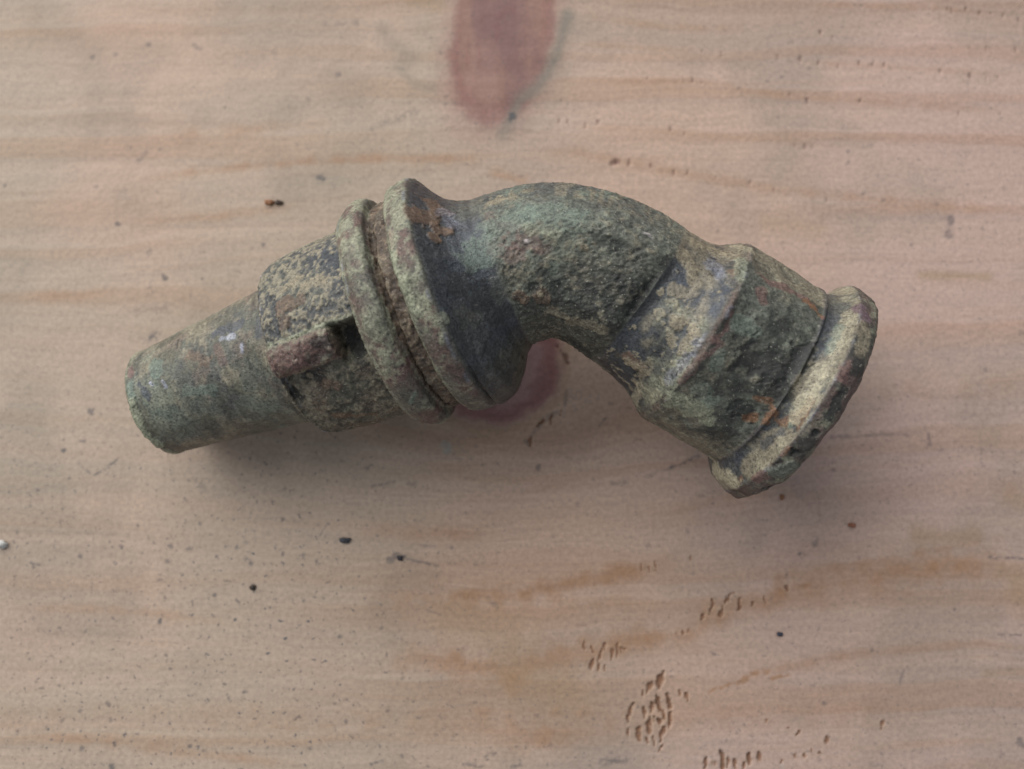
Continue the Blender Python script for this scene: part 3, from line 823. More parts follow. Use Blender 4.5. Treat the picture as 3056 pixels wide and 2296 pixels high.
#BOARD-BEGIN
# ------------------------------------------------------------------ pine board
# kind, strength, radius (mm), softness, chain of points on the board (mm)
MARKS = [
    ('late', 0.5, 0.69, 1, [(-62.73, 33.09), (-53.34, 34.64), (-38.27, 36.39), (-19.37, 37.17), (-0.45, 36.97)]),
    ('late', 0.4, 0.85, 1, [(-82.49, 13.94), (-71.32, 14.32), (-60.18, 15.84)]),
    ('late', 0.4, 0.53, 1, [(-85.06, 63.09), (-75.46, 63.5)]),
    ('late', 0.35, 0.74, 1, [(-64.33, 26.14), (-49.34, 27.3), (-30.59, 29.99)]),
    ('late', 0.35, 0.85, 1, [(-61.14, 40.88), (-42.2, 42.05), (-27.05, 43.62)]),
    ('late', 0.5, 0.74, 1, [(-2.63, 34.53), (1.75, 33.41)]),
    ('late', 0.35, 0.74, 1, [(0.0, 38.53), (11.36, 38.14), (26.45, 34.83), (41.5, 32.31), (64.03, 29.61), (82.8, 28.45)]),
    ('late', 0.3, 0.53, 1, [(9.54, 50.52), (30.52, 50.13), (45.7, 47.56), (62.8, 46.37), (83.67, 45.19)]),
    ('late', 0.3, 0.53, 1, [(9.6, 61.69), (26.86, 59.48), (42.19, 59.08)]),
    ('late', 0.3, 0.48, 1, [(46.16, 63.5), (69.22, 63.09), (84.49, 61.09)]),
    ('late', 0.3, 0.48, 1, [(5.75, 57.08), (22.97, 55.89), (34.44, 55.09)]),
    ('late', 0.25, 0.48, 1, [(43.97, 53.9), (63.04, 52.7), (83.97, 51.12)]),
    ('late', 0.25, 0.48, 1, [(5.7, 42.84), (26.56, 41.66), (56.82, 38.92)]),
    ('late', 0.75, 1.17, 1, [(-25.76, -32.93), (-14.9, -33.28), (0.0, -33.11), (9.06, -31.32), (21.77, -28.82), (27.97, -27.03)]),
    ('late', 0.5, 0.96, 1, [(-27.74, -23.43), (-14.99, -23.79), (0.0, -23.07)]),
    ('late', 0.45, 0.74, 1, [(-16.93, -12.9), (-7.77, -13.27), (0.0, -12.17)]),
    ('late', 0.7, 1.60, 1, [(-22.0, -42.66), (-11.21, -43.01), (0.0, -45.12), (2.88, -43.36), (14.4, -41.25), (27.75, -38.96), (32.51, -35.59), (42.71, -32.39), (50.71, -31.32), (65.29, -29.18), (80.31, -27.75)]),
    ('late', 0.6, 2.02, 1, [(-5.77, -55.91), (0.0, -54.87), (7.13, -54.52), (16.07, -53.14)]),
    ('late', 0.4, 1.06, 1, [(-12.95, -49.66), (-4.0, -51.05), (0.0, -51.75)]),
    ('late', 0.35, 0.74, 1, [(-78.94, -53.83), (-61.03, -55.56), (-43.15, -57.63), (-28.87, -59.35)]),
    ('late', 0.4, 0.64, 1, [(30.48, -46.87), (39.49, -44.77), (53.96, -41.96), (68.39, -40.9), (79.66, -40.19)]),
    ('late', 0.5, 0.53, 1, [(0.0, -17.64), (5.49, -16.18), (14.65, -14.73)]),
    ('late', 0.35, 0.96, 1, [(21.88, -21.26), (32.88, -18.0), (47.57, -15.82)]),
    ('late', 0.3, 0.53, 1, [(36.23, -30.97), (54.43, -28.46), (80.54, -23.43)]),
    ('late', 0.3, 0.64, 1, [(-79.93, -34.88), (-58.22, -35.59), (-40.11, -37.72)]),
    ('late', 0.35, 0.64, 1, [(0.0, -34.17), (12.66, -33.82), (25.32, -33.46)]),
    ('late', 0.5, 0.43, 1, [(60.95, -46.87), (66.35, -46.52), (72.12, -45.82)]),
    ('late', 0.45, 0.43, 1, [(50.02, -52.1), (58.9, -53.48)]),
    ('late', 0.3, 0.48, 1, [(53.45, -56.25), (71.32, -55.22), (78.89, -54.87)]),
    ('late', 0.35, 0.64, 1, [(0.0, -22.71), (7.29, -21.99)]),
    ('ochre', 0.5, 1.17, 1, [(63.7, -23.79), (69.14, -24.15), (72.8, -23.79)]),
    ('ochre', 0.5, 2.13, 1, [(78.89, -32.75), (79.99, -33.82)]),
    ('ochre', 0.35, 1.38, 1, [(78.57, -17.64), (80.78, -18.73)]),
    ('ochre', 0.35, 1.17, 1, [(76.14, -29.89), (80.16, -30.61)]),
    ('ochre', 0.55, 0.69, 1, [(66.16, 17.74), (76.62, 17.55)]),
    ('ochre', 0.3, 1.60, 1, [(41.35, 26.53), (49.59, 25.57)]),
    ('ochre', 0.4, 0.64, 1, [(73.59, -45.12), (79.42, -44.77)]),
    ('ochre', 0.4, 3.19, 1, [(-9.46, -36.3), (0.0, -39.14)]),
    ('ochre', 0.4, 3.19, 1, [(0.0, -44.77), (8.96, -47.92)]),
    ('dirt', 0.6, 0.48, 0.5, [(29.54, -11.44), (27.13, -12.54), (25.29, -13.19)]),
    ('dirt', 0.35, 0.43, 0.5, [(25.29, -13.19), (21.24, -14.73)]),
    ('dirt', 0.4, 0.64, 0.5, [(15.73, -15.82), (17.93, -15.64)]),
    ('dirt', 0.55, 0.27, 0.5, [(13.8, -6.66), (14.92, -5.37)]),
    ('dirt', 0.5, 0.53, 0.5, [(4.21, -13.45), (4.11, -13.08)]),
    ('dirt', 0.35, 0.48, 0.5, [(50.74, -8.32), (62.52, -7.95)]),
    ('dirt', 0.55, 0.53, 0.5, [(66.19, -7.95), (66.23, -9.6)]),
    ('dirt', 0.4, 0.43, 0.5, [(54.36, -9.79), (55.84, -9.68)]),
    ('dirt', 0.35, 0.48, 0.5, [(74.47, -11.8), (74.6, -12.9)]),
    ('dirt', 0.4, 0.37, 0.5, [(79.49, -14.0)]),
    ('dirt', 0.6, 0.32, 0.5, [(74.82, -27.21), (80.33, -27.46)]),
    ('dirt', 0.5, 0.27, 0.5, [(75.68, -39.14), (79.28, -39.21)]),
    ('dirt', 0.5, 0.59, 0.5, [(71.27, 27.3), (71.42, 26.53)]),
    ('dirt', 0.4, 0.64, 0.5, [(70.6, 24.99), (70.92, 23.84)]),
    ('dirt', 0.2, 1.17, 0.5, [(71.06, 26.91), (70.94, 24.22)]),
    ('dirt', 0.5, 0.74, 0.5, [(-18.95, -27.57), (-18.23, -27.03)]),
    ('dirt', 0.75, 0.37, 0.5, [(-17.32, -27.28), (-16.96, -27.21)]),
    ('dirt', 0.55, 0.32, 0.5, [(-16.41, -27.57), (-13.86, -28.1), (-11.68, -28.64)]),
    ('dirt', 0.3, 0.27, 0.5, [(-15.34, -25.23), (-12.07, -25.59)]),
    ('dirt', 0.85, 0.43, 0.5, [(-26.45, -24.58), (-25.9, -24.58)]),
    ('dirt', 0.55, 0.27, 0.5, [(-69.41, -11.62), (-68.25, -12.9), (-66.73, -14.18)]),
    ('dirt', 0.6, 0.27, 0.5, [(-66.17, -14.36), (-64.56, -13.63), (-62.43, -11.8)]),
    ('dirt', 0.7, 0.43, 0.5, [(-71.36, -10.63), (-70.93, -10.41)]),
    ('dirt', 0.5, 0.32, 0.5, [(-68.61, -8.98), (-67.87, -8.98)]),
    ('dirt', 0.6, 0.59, 0.5, [(-67.15, -4.37)]),
    ('dirt', 0.5, 0.37, 0.5, [(-71.3, -8.8)]),
    ('dirt', 0.65, 0.48, 0.5, [(-58.01, 7.54), (-56.55, 8.29)]),
    ('dirt', 0.35, 1.06, 0.5, [(-58.35, 6.79), (-57.3, 8.29)]),
    ('dirt', 0.25, 1.06, 0.5, [(-60.41, 12.05), (-55.58, 12.43)]),
    ('dirt', 0.6, 0.48, 0.5, [(-56.32, 17.47), (-56.05, 17.24)]),
    ('dirt', 0.35, 0.48, 0.5, [(-58.34, 16.6), (-58.46, 14.7)]),
    ('dirt', 0.55, 0.37, 0.5, [(-49.85, 17.17)]),
    ('dirt', 0.6, 0.37, 0.5, [(-48.18, 16.29)]),
    ('dirt', 0.45, 0.53, 0.5, [(-58.91, 21.62), (-58.53, 21.74)]),
    ('dirt', 0.65, 0.48, 0.5, [(-40.09, 22.88)]),
    ('dirt', 0.6, 0.43, 0.5, [(-63.96, 26.22)]),
    ('dirt', 0.6, 0.48, 0.5, [(-31.42, 33.94), (-30.85, 33.67)]),
    ('dirt', 0.5, 0.53, 0.5, [(-60.2, 56.48)]),
    ('dirt', 0.4, 0.64, 0.5, [(-52.54, 56.48), (-51.56, 55.69)]),
    ('dirt', 0.4, 0.48, 0.5, [(-69.31, 54.49)]),
    ('dirt', 0.5, 0.48, 0.5, [(-47.25, 45.86)]),
    ('dirt', 0.4, 0.43, 0.5, [(-62.39, 39.04)]),
    ('dirt', 0.4, 0.43, 0.5, [(-57.64, 38.53)]),
    ('dirt', 0.35, 0.53, 0.5, [(-65.49, 54.69)]),
    ('dirt', 0.4, 0.53, 0.5, [(-28.71, 51.51)]),
    ('dirt', 0.4, 0.43, 0.5, [(-82.52, 32.7)]),
    ('dirt', 0.35, 0.74, 0.5, [(-60.99, 36.97), (-59.9, 38.14)]),
    ('dirt', 0.3, 0.74, 0.5, [(-31.16, 59.88), (-25.79, 60.28)]),
    ('dirt', 0.35, 0.37, 0.5, [(-67.79, 32.31)]),
    ('dirt', 0.3, 0.64, 0.5, [(-33.58, 47.36)]),
    ('dirt', 0.3, 0.85, 0.5, [(-23.23, 42.05), (-15.67, 45.19)]),
    ('dirt', 0.3, 0.43, 0.5, [(-16.54, -15.82), (-15.44, -15.82)]),
    ('dirt', 0.5, 0.48, 0.5, [(-22.02, -16.18), (-19.46, -15.64)]),
    ('dirt', 0.5, 0.37, 0.5, [(-18.06, -10.15)]),
    ('dirt', 0.4, 0.43, 0.5, [(-35.91, -16.37)]),
    ('dirt', 0.35, 0.74, 0.5, [(-50.22, -15.09), (-48.72, -16.18)]),
    ('dirt', 0.45, 0.32, 0.5, [(-37.22, -7.58), (-36.67, -7.77)]),
    ('dirt', 0.4, 0.32, 0.5, [(-32.95, -9.53)]),
    ('dirt', 0.6, 0.43, 0.5, [(-74.85, -16.73)]),
    ('dirt', 0.6, 0.48, 0.5, [(-75.45, -21.7)]),
    ('dirt', 0.6, 0.37, 0.5, [(-75.57, -28.1), (-74.1, -28.39)]),
    ('dirt', 0.5, 0.32, 0.5, [(-77.8, -23.43)]),
    ('dirt', 0.4, 0.32, 0.5, [(-74.1, -24.8)]),
    ('dirt', 0.5, 0.37, 0.5, [(-70.07, -14.84)]),
    ('dirt', 0.4, 0.27, 0.5, [(-73.94, -20.36)]),
    ('dirt', 0.5, 0.37, 0.5, [(-48.97, -22.09)]),
    ('dirt', 0.5, 0.37, 0.5, [(-61.15, -25.52)]),
    ('dirt', 0.55, 0.43, 0.5, [(-53.7, -25.59)]),
    ('dirt', 0.6, 0.37, 0.5, [(-46.27, -27.1)]),
    ('dirt', 0.55, 0.43, 0.5, [(-36.34, -26.02)]),
    ('dirt', 0.75, 0.48, 0.5, [(-41.83, -27.39), (-40.9, -28.28)]),
    ('dirt', 0.75, 0.43, 0.5, [(-40.55, -31.89)]),
    ('dirt', 0.6, 0.37, 0.5, [(-46.49, -33.03)]),
    ('dirt', 0.7, 0.43, 0.5, [(-54.85, -37.05)]),
    ('dirt', 0.5, 0.32, 0.5, [(-32.76, -26.96)]),
    ('dirt', 0.45, 0.27, 0.5, [(-43.33, -25.77)]),
    ('dirt', 0.5, 0.37, 0.5, [(-53.98, -27.92)]),
    ('dirt', 0.5, 0.27, 0.5, [(-49.77, -29.0)]),
    ('dirt', 0.45, 0.27, 0.5, [(-51.12, -32.04)]),
    ('dirt', 0.5, 0.27, 0.5, [(-49.97, -34.0), (-49.87, -34.71)]),
    ('dirt', 0.6, 0.32, 0.5, [(-32.54, -34.0)]),
    ('dirt', 0.55, 0.37, 0.5, [(-26.84, -39.42)]),
    ('dirt', 0.6, 0.37, 0.5, [(-20.26, -38.07)]),
    ('dirt', 0.4, 0.21, 0.5, [(-22.44, -37.54), (-20.63, -38.07)]),
    ('dirt', 0.5, 0.37, 0.5, [(-46.57, -36.41)]),
    ('dirt', 0.45, 0.27, 0.5, [(-13.26, -35.42), (-10.54, -36.3)]),
    ('dirt', 0.4, 0.53, 0.5, [(-4.05, -34.17), (-2.6, -34.53)]),
    ('dirt', 0.45, 0.43, 0.5, [(-9.52, -25.88)]),
    ('dirt', 0.4, 0.21, 0.5, [(-30.28, -23.97), (-29.15, -22.17)]),
    ('dirt', 0.4, 0.53, 0.5, [(-41.9, -24.87)]),
    ('dirt', 0.6, 0.37, 0.5, [(-67.81, -27.17)]),
    ('dirt', 0.45, 0.27, 0.5, [(-57.62, -22.78)]),
    ('dirt', 0.6, 0.43, 0.5, [(-43.75, -48.96)]),
    ('dirt', 0.6, 0.37, 0.5, [(-41.45, -48.09)]),
    ('dirt', 0.5, 0.32, 0.5, [(-31.07, -56.25)]),
    ('dirt', 0.5, 0.32, 0.5, [(-25.61, -52.27)]),
    ('dirt', 0.6, 0.32, 0.5, [(-49.53, -56.04)]),
    ('dirt', 0.7, 0.37, 0.5, [(-47.63, -56.67)]),
    ('dirt', 0.6, 0.32, 0.5, [(-51.79, -56.67)]),
    ('dirt', 0.6, 0.48, 0.5, [(-66.17, -56.25)]),
    ('dirt', 0.55, 0.32, 0.5, [(-77.24, -45.22)]),
    ('dirt', 0.6, 0.32, 0.5, [(-73.78, -46.34)]),
    ('dirt', 0.5, 0.27, 0.5, [(-70.16, -46.97)]),
    ('dirt', 0.55, 0.32, 0.5, [(-74.92, -42.84)]),
    ('dirt', 0.5, 0.43, 0.5, [(-62.56, -44.35)]),
    ('dirt', 0.45, 0.53, 0.5, [(-66.76, -50.88)]),
    ('dirt', 0.4, 0.43, 0.5, [(-61.88, -52.1)]),
    ('dirt', 0.5, 0.32, 0.5, [(-70.57, -38.07)]),
    ('dirt', 0.45, 0.32, 0.5, [(-69.39, -52.1)]),
    ('dirt', 0.5, 0.27, 0.5, [(-75.67, -50.01)]),
    ('dirt', 0.4, 0.27, 0.5, [(-71.62, -41.18)]),
    ('dirt', 0.5, 0.32, 0.5, [(-65.24, -40.37)]),
    ('dirt', 0.7, 0.48, 0.5, [(-61.59, -59.18)]),
    ('dirt', 0.6, 0.43, 0.5, [(-12.87, -58.84)]),
    ('dirt', 0.5, 0.53, 0.5, [(-3.98, -57.63), (-2.56, -56.94)]),
    ('dirt', 0.5, 0.53, 0.5, [(-4.69, -59.01), (-7.18, -58.67)]),
    ('dirt', 0.4, 0.37, 0.5, [(-1.14, -58.32)]),
    ('dirt', 0.5, 0.27, 0.5, [(-21.77, -58.67), (-20.0, -58.15)]),
    ('dirt', 0.45, 0.32, 0.5, [(-30.08, -52.1)]),
    ('dirt', 0.35, 0.32, 0.5, [(-16.93, -45.82)]),
    ('dirt', 0.4, 0.21, 0.5, [(-75.41, -35.06), (-74.41, -37.01)]),
    ('pale', 0.6, 0.80, 0.6, [(-10.91, -9.68), (-10.35, -10.15)]),
    ('pale', 0.3, 0.53, 0.6, [(41.61, -59.01)]),
    ('dirt', 0.7, 0.48, 0.5, [(41.73, -39.14)]),
    ('dirt', 0.5, 0.37, 0.5, [(31.4, -42.06)]),
    ('dirt', 0.65, 0.43, 0.5, [(45.16, -26.67)]),
    ('dirt', 0.6, 0.37, 0.5, [(42.96, -29.89)]),
    ('dirt', 0.4, 0.37, 0.5, [(43.99, -28.28)]),
    ('dirt', 0.5, 0.37, 0.5, [(64.54, -38.25)]),
    ('dirt', 0.5, 0.37, 0.5, [(63.01, -40.37)]),
    ('dirt', 0.5, 0.32, 0.5, [(56.02, -41.6)]),
    ('dirt', 0.45, 0.32, 0.5, [(69.08, -35.31)]),
    ('dirt', 0.45, 0.37, 0.5, [(50.93, -13.63)]),
    ('dirt', 0.35, 0.64, 0.5, [(10.23, -18.8)]),
    ('dirt', 0.4, 0.53, 0.5, [(48.03, -24.33), (47.64, -25.23)]),
    ('dirt', 0.35, 0.32, 0.5, [(69.8, -17.64)]),
    ('dirt', 0.35, 0.27, 0.5, [(15.05, -10.34)]),
    ('dirt', 0.4, 0.43, 0.5, [(2.2, -9.05), (2.57, -9.6)]),
    ('dirt', 0.55, 0.74, 0.5, [(13.88, -58.32), (17.44, -57.98)]),
    ('dirt', 0.5, 0.48, 0.5, [(0.0, -59.01), (1.42, -58.67)]),
    ('dirt', 0.5, 0.37, 0.5, [(15.14, -56.94)]),
    ('dirt', 0.4, 0.74, 0.5, [(59.88, -46.87), (60.68, -44.77)]),
    ('dirt', 0.45, 0.32, 0.5, [(48.32, -49.49)]),
    ('dirt', 0.4, 0.43, 0.5, [(55.54, -47.92)]),
    ('dirt', 0.5, 0.85, 0.5, [(78.07, -55.56), (78.84, -55.91)]),
    ('dirt', 0.4, 0.53, 0.5, [(55.5, -58.67), (56.91, -59.01)]),
    ('dirt', 0.5, 0.37, 0.5, [(15.11, -23.79), (15.0, -23.97)]),
    ('dirt', 0.45, 0.43, 0.5, [(8.68, -1.11), (8.48, -3.34)]),
    ('dirt', 0.4, 0.74, 0.5, [(5.16, -5.56), (7.37, -4.45)]),
    ('dirt', 0.45, 0.48, 0.5, [(2.76, -8.87), (4.79, -5.92)]),
    ('dirt', 0.35, 0.27, 0.5, [(56.92, 63.5), (58.07, 63.3)]),
    ('dirt', 0.4, 0.37, 0.5, [(42.16, 50.32)]),
    ('dirt', 0.4, 0.37, 0.5, [(44.46, 50.92)]),
    ('dirt', 0.4, 0.37, 0.5, [(48.36, 47.16)]),
    ('dirt', 0.4, 0.37, 0.5, [(43.16, 59.28)]),
    ('dirt', 0.4, 0.37, 0.5, [(54.91, 38.34)]),
    ('dirt', 0.4, 0.37, 0.5, [(55.04, 36.58)]),
    ('dirt', 0.4, 0.37, 0.5, [(8.0, 47.16)]),
    ('dirt', 0.4, 0.37, 0.5, [(6.27, 42.64)]),
    ('dirt', 0.4, 0.37, 0.5, [(57.12, 31.23)]),
    ('dirt', 0.4, 0.37, 0.5, [(64.68, 22.69)]),
    ('dirt', 0.4, 0.37, 0.5, [(60.47, 30.19)]),
    ('dirt', 0.4, 0.37, 0.5, [(20.93, 31.93)]),
    ('dirt', 0.4, 0.37, 0.5, [(78.07, 31.93)]),
    ('dirt', 0.4, 0.37, 0.5, [(74.12, 20.02)]),
    ('dirt', 0.4, 0.37, 0.5, [(64.94, 15.27)]),
    ('dirt', 0.4, 0.37, 0.5, [(57.43, 13.94)]),
    ('dirt', 0.4, 0.37, 0.5, [(75.88, 2.3)]),
    ('dirt', 0.4, 0.37, 0.5, [(46.17, 24.22)]),
    ('dirt', 0.4, 0.37, 0.5, [(33.42, 24.99)]),
    ('dirt', 0.4, 0.37, 0.5, [(37.36, 49.14)]),
    ('dirt', 0.4, 0.37, 0.5, [(19.37, 43.23)]),
    ('dirt', 0.4, 0.37, 0.5, [(34.76, 17.74)]),
    ('pit', 0.42, 0.27, 0.6, [(51.01, 58.76), (50.99, 58.2)]),
    ('pit', 0.42, 0.27, 0.6, [(53.09, 57.96), (53.07, 57.4)]),
    ('pit', 0.42, 0.27, 0.6, [(47.61, 54.25), (47.6, 53.7)]),
    ('pit', 0.42, 0.27, 0.6, [(50.66, 53.86), (50.64, 53.3)]),
    ('pit', 0.42, 0.27, 0.6, [(43.99, 54.57), (43.97, 54.01)]),
    ('pit', 0.42, 0.27, 0.6, [(53.89, 53.18), (53.87, 52.62)]),
    ('pit', 0.42, 0.27, 0.6, [(57.31, 47.24), (57.29, 46.69)]),
    ('pit', 0.42, 0.27, 0.6, [(14.06, 43.5), (14.05, 42.95)]),
    ('pit', 0.42, 0.27, 0.6, [(9.12, 43.7), (9.12, 43.15)]),
    ('pit', 0.42, 0.27, 0.6, [(12.15, 42.91), (12.15, 42.37)]),
    ('pit', 0.42, 0.27, 0.6, [(26.0, 42.33), (26.0, 41.78)]),
    ('pit', 0.42, 0.27, 0.6, [(28.27, 41.54), (28.26, 40.99)]),
    ('pit', 0.42, 0.27, 0.6, [(7.79, 43.7), (7.79, 43.15)]),
    ('pit', 0.42, 0.27, 0.6, [(73.04, 62.57), (73.01, 62.01)]),
    ('pit', 0.42, 0.27, 0.6, [(75.35, 62.77), (75.33, 62.21)]),
    ('pit', 0.42, 0.27, 0.6, [(79.54, 61.97), (79.52, 61.41)]),
    ('pit', 0.42, 0.27, 0.6, [(84.11, 61.17), (84.08, 60.6)]),
    ('pit', 0.42, 0.27, 0.6, [(77.63, 62.17), (77.6, 61.61)]),
    ('pit', 0.42, 0.27, 0.6, [(81.65, 61.77), (81.62, 61.21)]),
    ('pit', 0.42, 0.27, 0.6, [(72.29, 62.97), (72.26, 62.41)]),
    ('pit', 0.42, 0.27, 0.6, [(75.61, 55.97), (75.59, 55.41)]),
    ('pit', 0.42, 0.27, 0.6, [(78.49, 56.17), (78.47, 55.61)]),
    ('pit', 0.42, 0.27, 0.6, [(83.27, 55.97), (83.24, 55.41)]),
    ('pit', 0.42, 0.27, 0.6, [(70.66, 52.19), (70.64, 51.63)]),
    ('pit', 0.42, 0.27, 0.6, [(75.6, 51.59), (75.57, 51.04)]),
    ('pit', 0.42, 0.27, 0.6, [(78.23, 50.8), (78.21, 50.24)]),
    ('pit', 0.42, 0.27, 0.6, [(80.15, 51.0), (80.12, 50.44)]),
    ('pit', 0.42, 0.27, 0.6, [(48.55, 47.24), (48.53, 46.69)]),
    ('pit', 0.42, 0.27, 0.6, [(31.29, 50.4), (31.27, 49.85)]),
    ('pit', 0.42, 0.27, 0.6, [(29.76, 50.6), (29.75, 50.05)]),
    ('pit', 0.42, 0.27, 0.6, [(28.24, 50.6), (28.23, 50.05)]),
    ('pit', 0.42, 0.27, 0.6, [(26.9, 50.6), (26.89, 50.05)]),
    ('pit', 0.42, 0.27, 0.6, [(22.33, 50.8), (22.32, 50.24)]),
    ('pit', 0.42, 0.27, 0.6, [(45.72, 48.23), (45.71, 47.68)]),
    ('pit', 0.42, 0.27, 0.6, [(46.24, 39.59), (46.22, 39.04)]),
    ('pit', 0.42, 0.27, 0.6, [(47.93, 39.39), (47.92, 38.84)]),
    ('pit', 0.42, 0.27, 0.6, [(49.26, 39.39), (49.24, 38.84)]),
    ('pit', 0.42, 0.27, 0.6, [(51.2, 58.76), (51.18, 58.2)]),
    ('pit', 0.42, 0.27, 0.6, [(31.39, 55.57), (31.37, 55.01)]),
    ('pit', 0.42, 0.27, 0.6, [(34.63, 55.17), (34.62, 54.61)]),
    ('pit', 0.42, 0.27, 0.6, [(57.34, 53.58), (57.32, 53.02)]),
    ('pit', 0.42, 0.27, 0.6, [(59.64, 53.58), (59.62, 53.02)]),
    ('pit', 0.42, 0.27, 0.6, [(61.54, 53.38), (61.52, 52.82)]),
    ('pit', 0.42, 0.27, 0.6, [(17.02, 36.86), (17.02, 36.31)]),
    ('pit', 0.42, 0.27, 0.6, [(19.1, 36.66), (19.1, 36.12)]),
    ('pit', 0.42, 0.27, 0.6, [(22.69, 36.08), (22.68, 35.53)]),
    ('pit', 0.42, 0.27, 0.6, [(24.57, 35.3), (24.56, 34.76)]),
    ('pit', 0.42, 0.27, 0.6, [(26.45, 35.11), (26.45, 34.56)]),
    ('pit', 0.42, 0.27, 0.6, [(28.72, 35.11), (28.71, 34.56)]),
    ('pit', 0.42, 0.27, 0.6, [(33.24, 34.14), (33.23, 33.59)]),
    ('pit', 0.42, 0.27, 0.6, [(38.88, 33.36), (38.87, 32.82)]),
    ('pit', 0.42, 0.27, 0.6, [(42.62, 32.0), (42.61, 31.46)]),
    ('pit', 0.42, 0.27, 0.6, [(51.25, 30.65), (51.24, 30.11)]),
    ('pit', 0.42, 0.27, 0.6, [(73.39, 45.07), (73.37, 44.52)]),
    ('pit', 0.42, 0.27, 0.6, [(80.24, 45.07), (80.21, 44.52)]),
    ('pit', 0.7, 0.64, 0.6, [(16.64, 36.58), (17.4, 36.39)]),
    ('knot_vignette_grey', 0.7, 1.06, 1, [(9.22, 61.89), (7.27, 54.29), (4.58, 49.53), (1.14, 46.77), (0.0, 44.41)]),
    ('dirt', 0.8, 0.69, 0.6, [(0.08, 44.41), (-0.38, 43.82)]),
    ('knot_vignette_grey', 0.5, 0.96, 1, [(-0.76, 42.84), (-1.52, 41.27)]),
    ('knot_vignette_grey', 0.35, 1.17, 1, [(-21.57, 59.88), (-20.38, 57.08), (-16.52, 54.29)]),
    ('knot_vignette_grey', 0.3, 0.74, 1, [(-18.8, 52.7), (-15.71, 49.53), (-13.04, 49.14)]),
    ('ochre', 0.4, 1.28, 1, [(-15.85, 64.3), (-12.77, 63.5)]),
    ('pit', 0.8, 0.43, 0.7, [(7.42, 6.04), (8.53, 4.54), (8.89, 3.42)]),
    ('late', 0.9, 0.48, 0.7, [(39.85, -44.77), (37.33, -45.12)]),
    ('late', 0.9, 0.53, 0.7, [(36.24, -45.82), (35.15, -46.34)]),
    ('late', 0.9, 0.43, 0.7, [(34.43, -46.52), (32.26, -47.22)]),
    ('late', 0.9, 0.32, 0.7, [(42.71, -45.4), (40.19, -45.82)]),
    ('late', 0.9, 0.37, 0.7, [(31.54, -47.22), (30.46, -47.92)]),
    ('late', 0.9, 0.32, 0.7, [(46.72, -31.5), (44.91, -31.68)]),
]
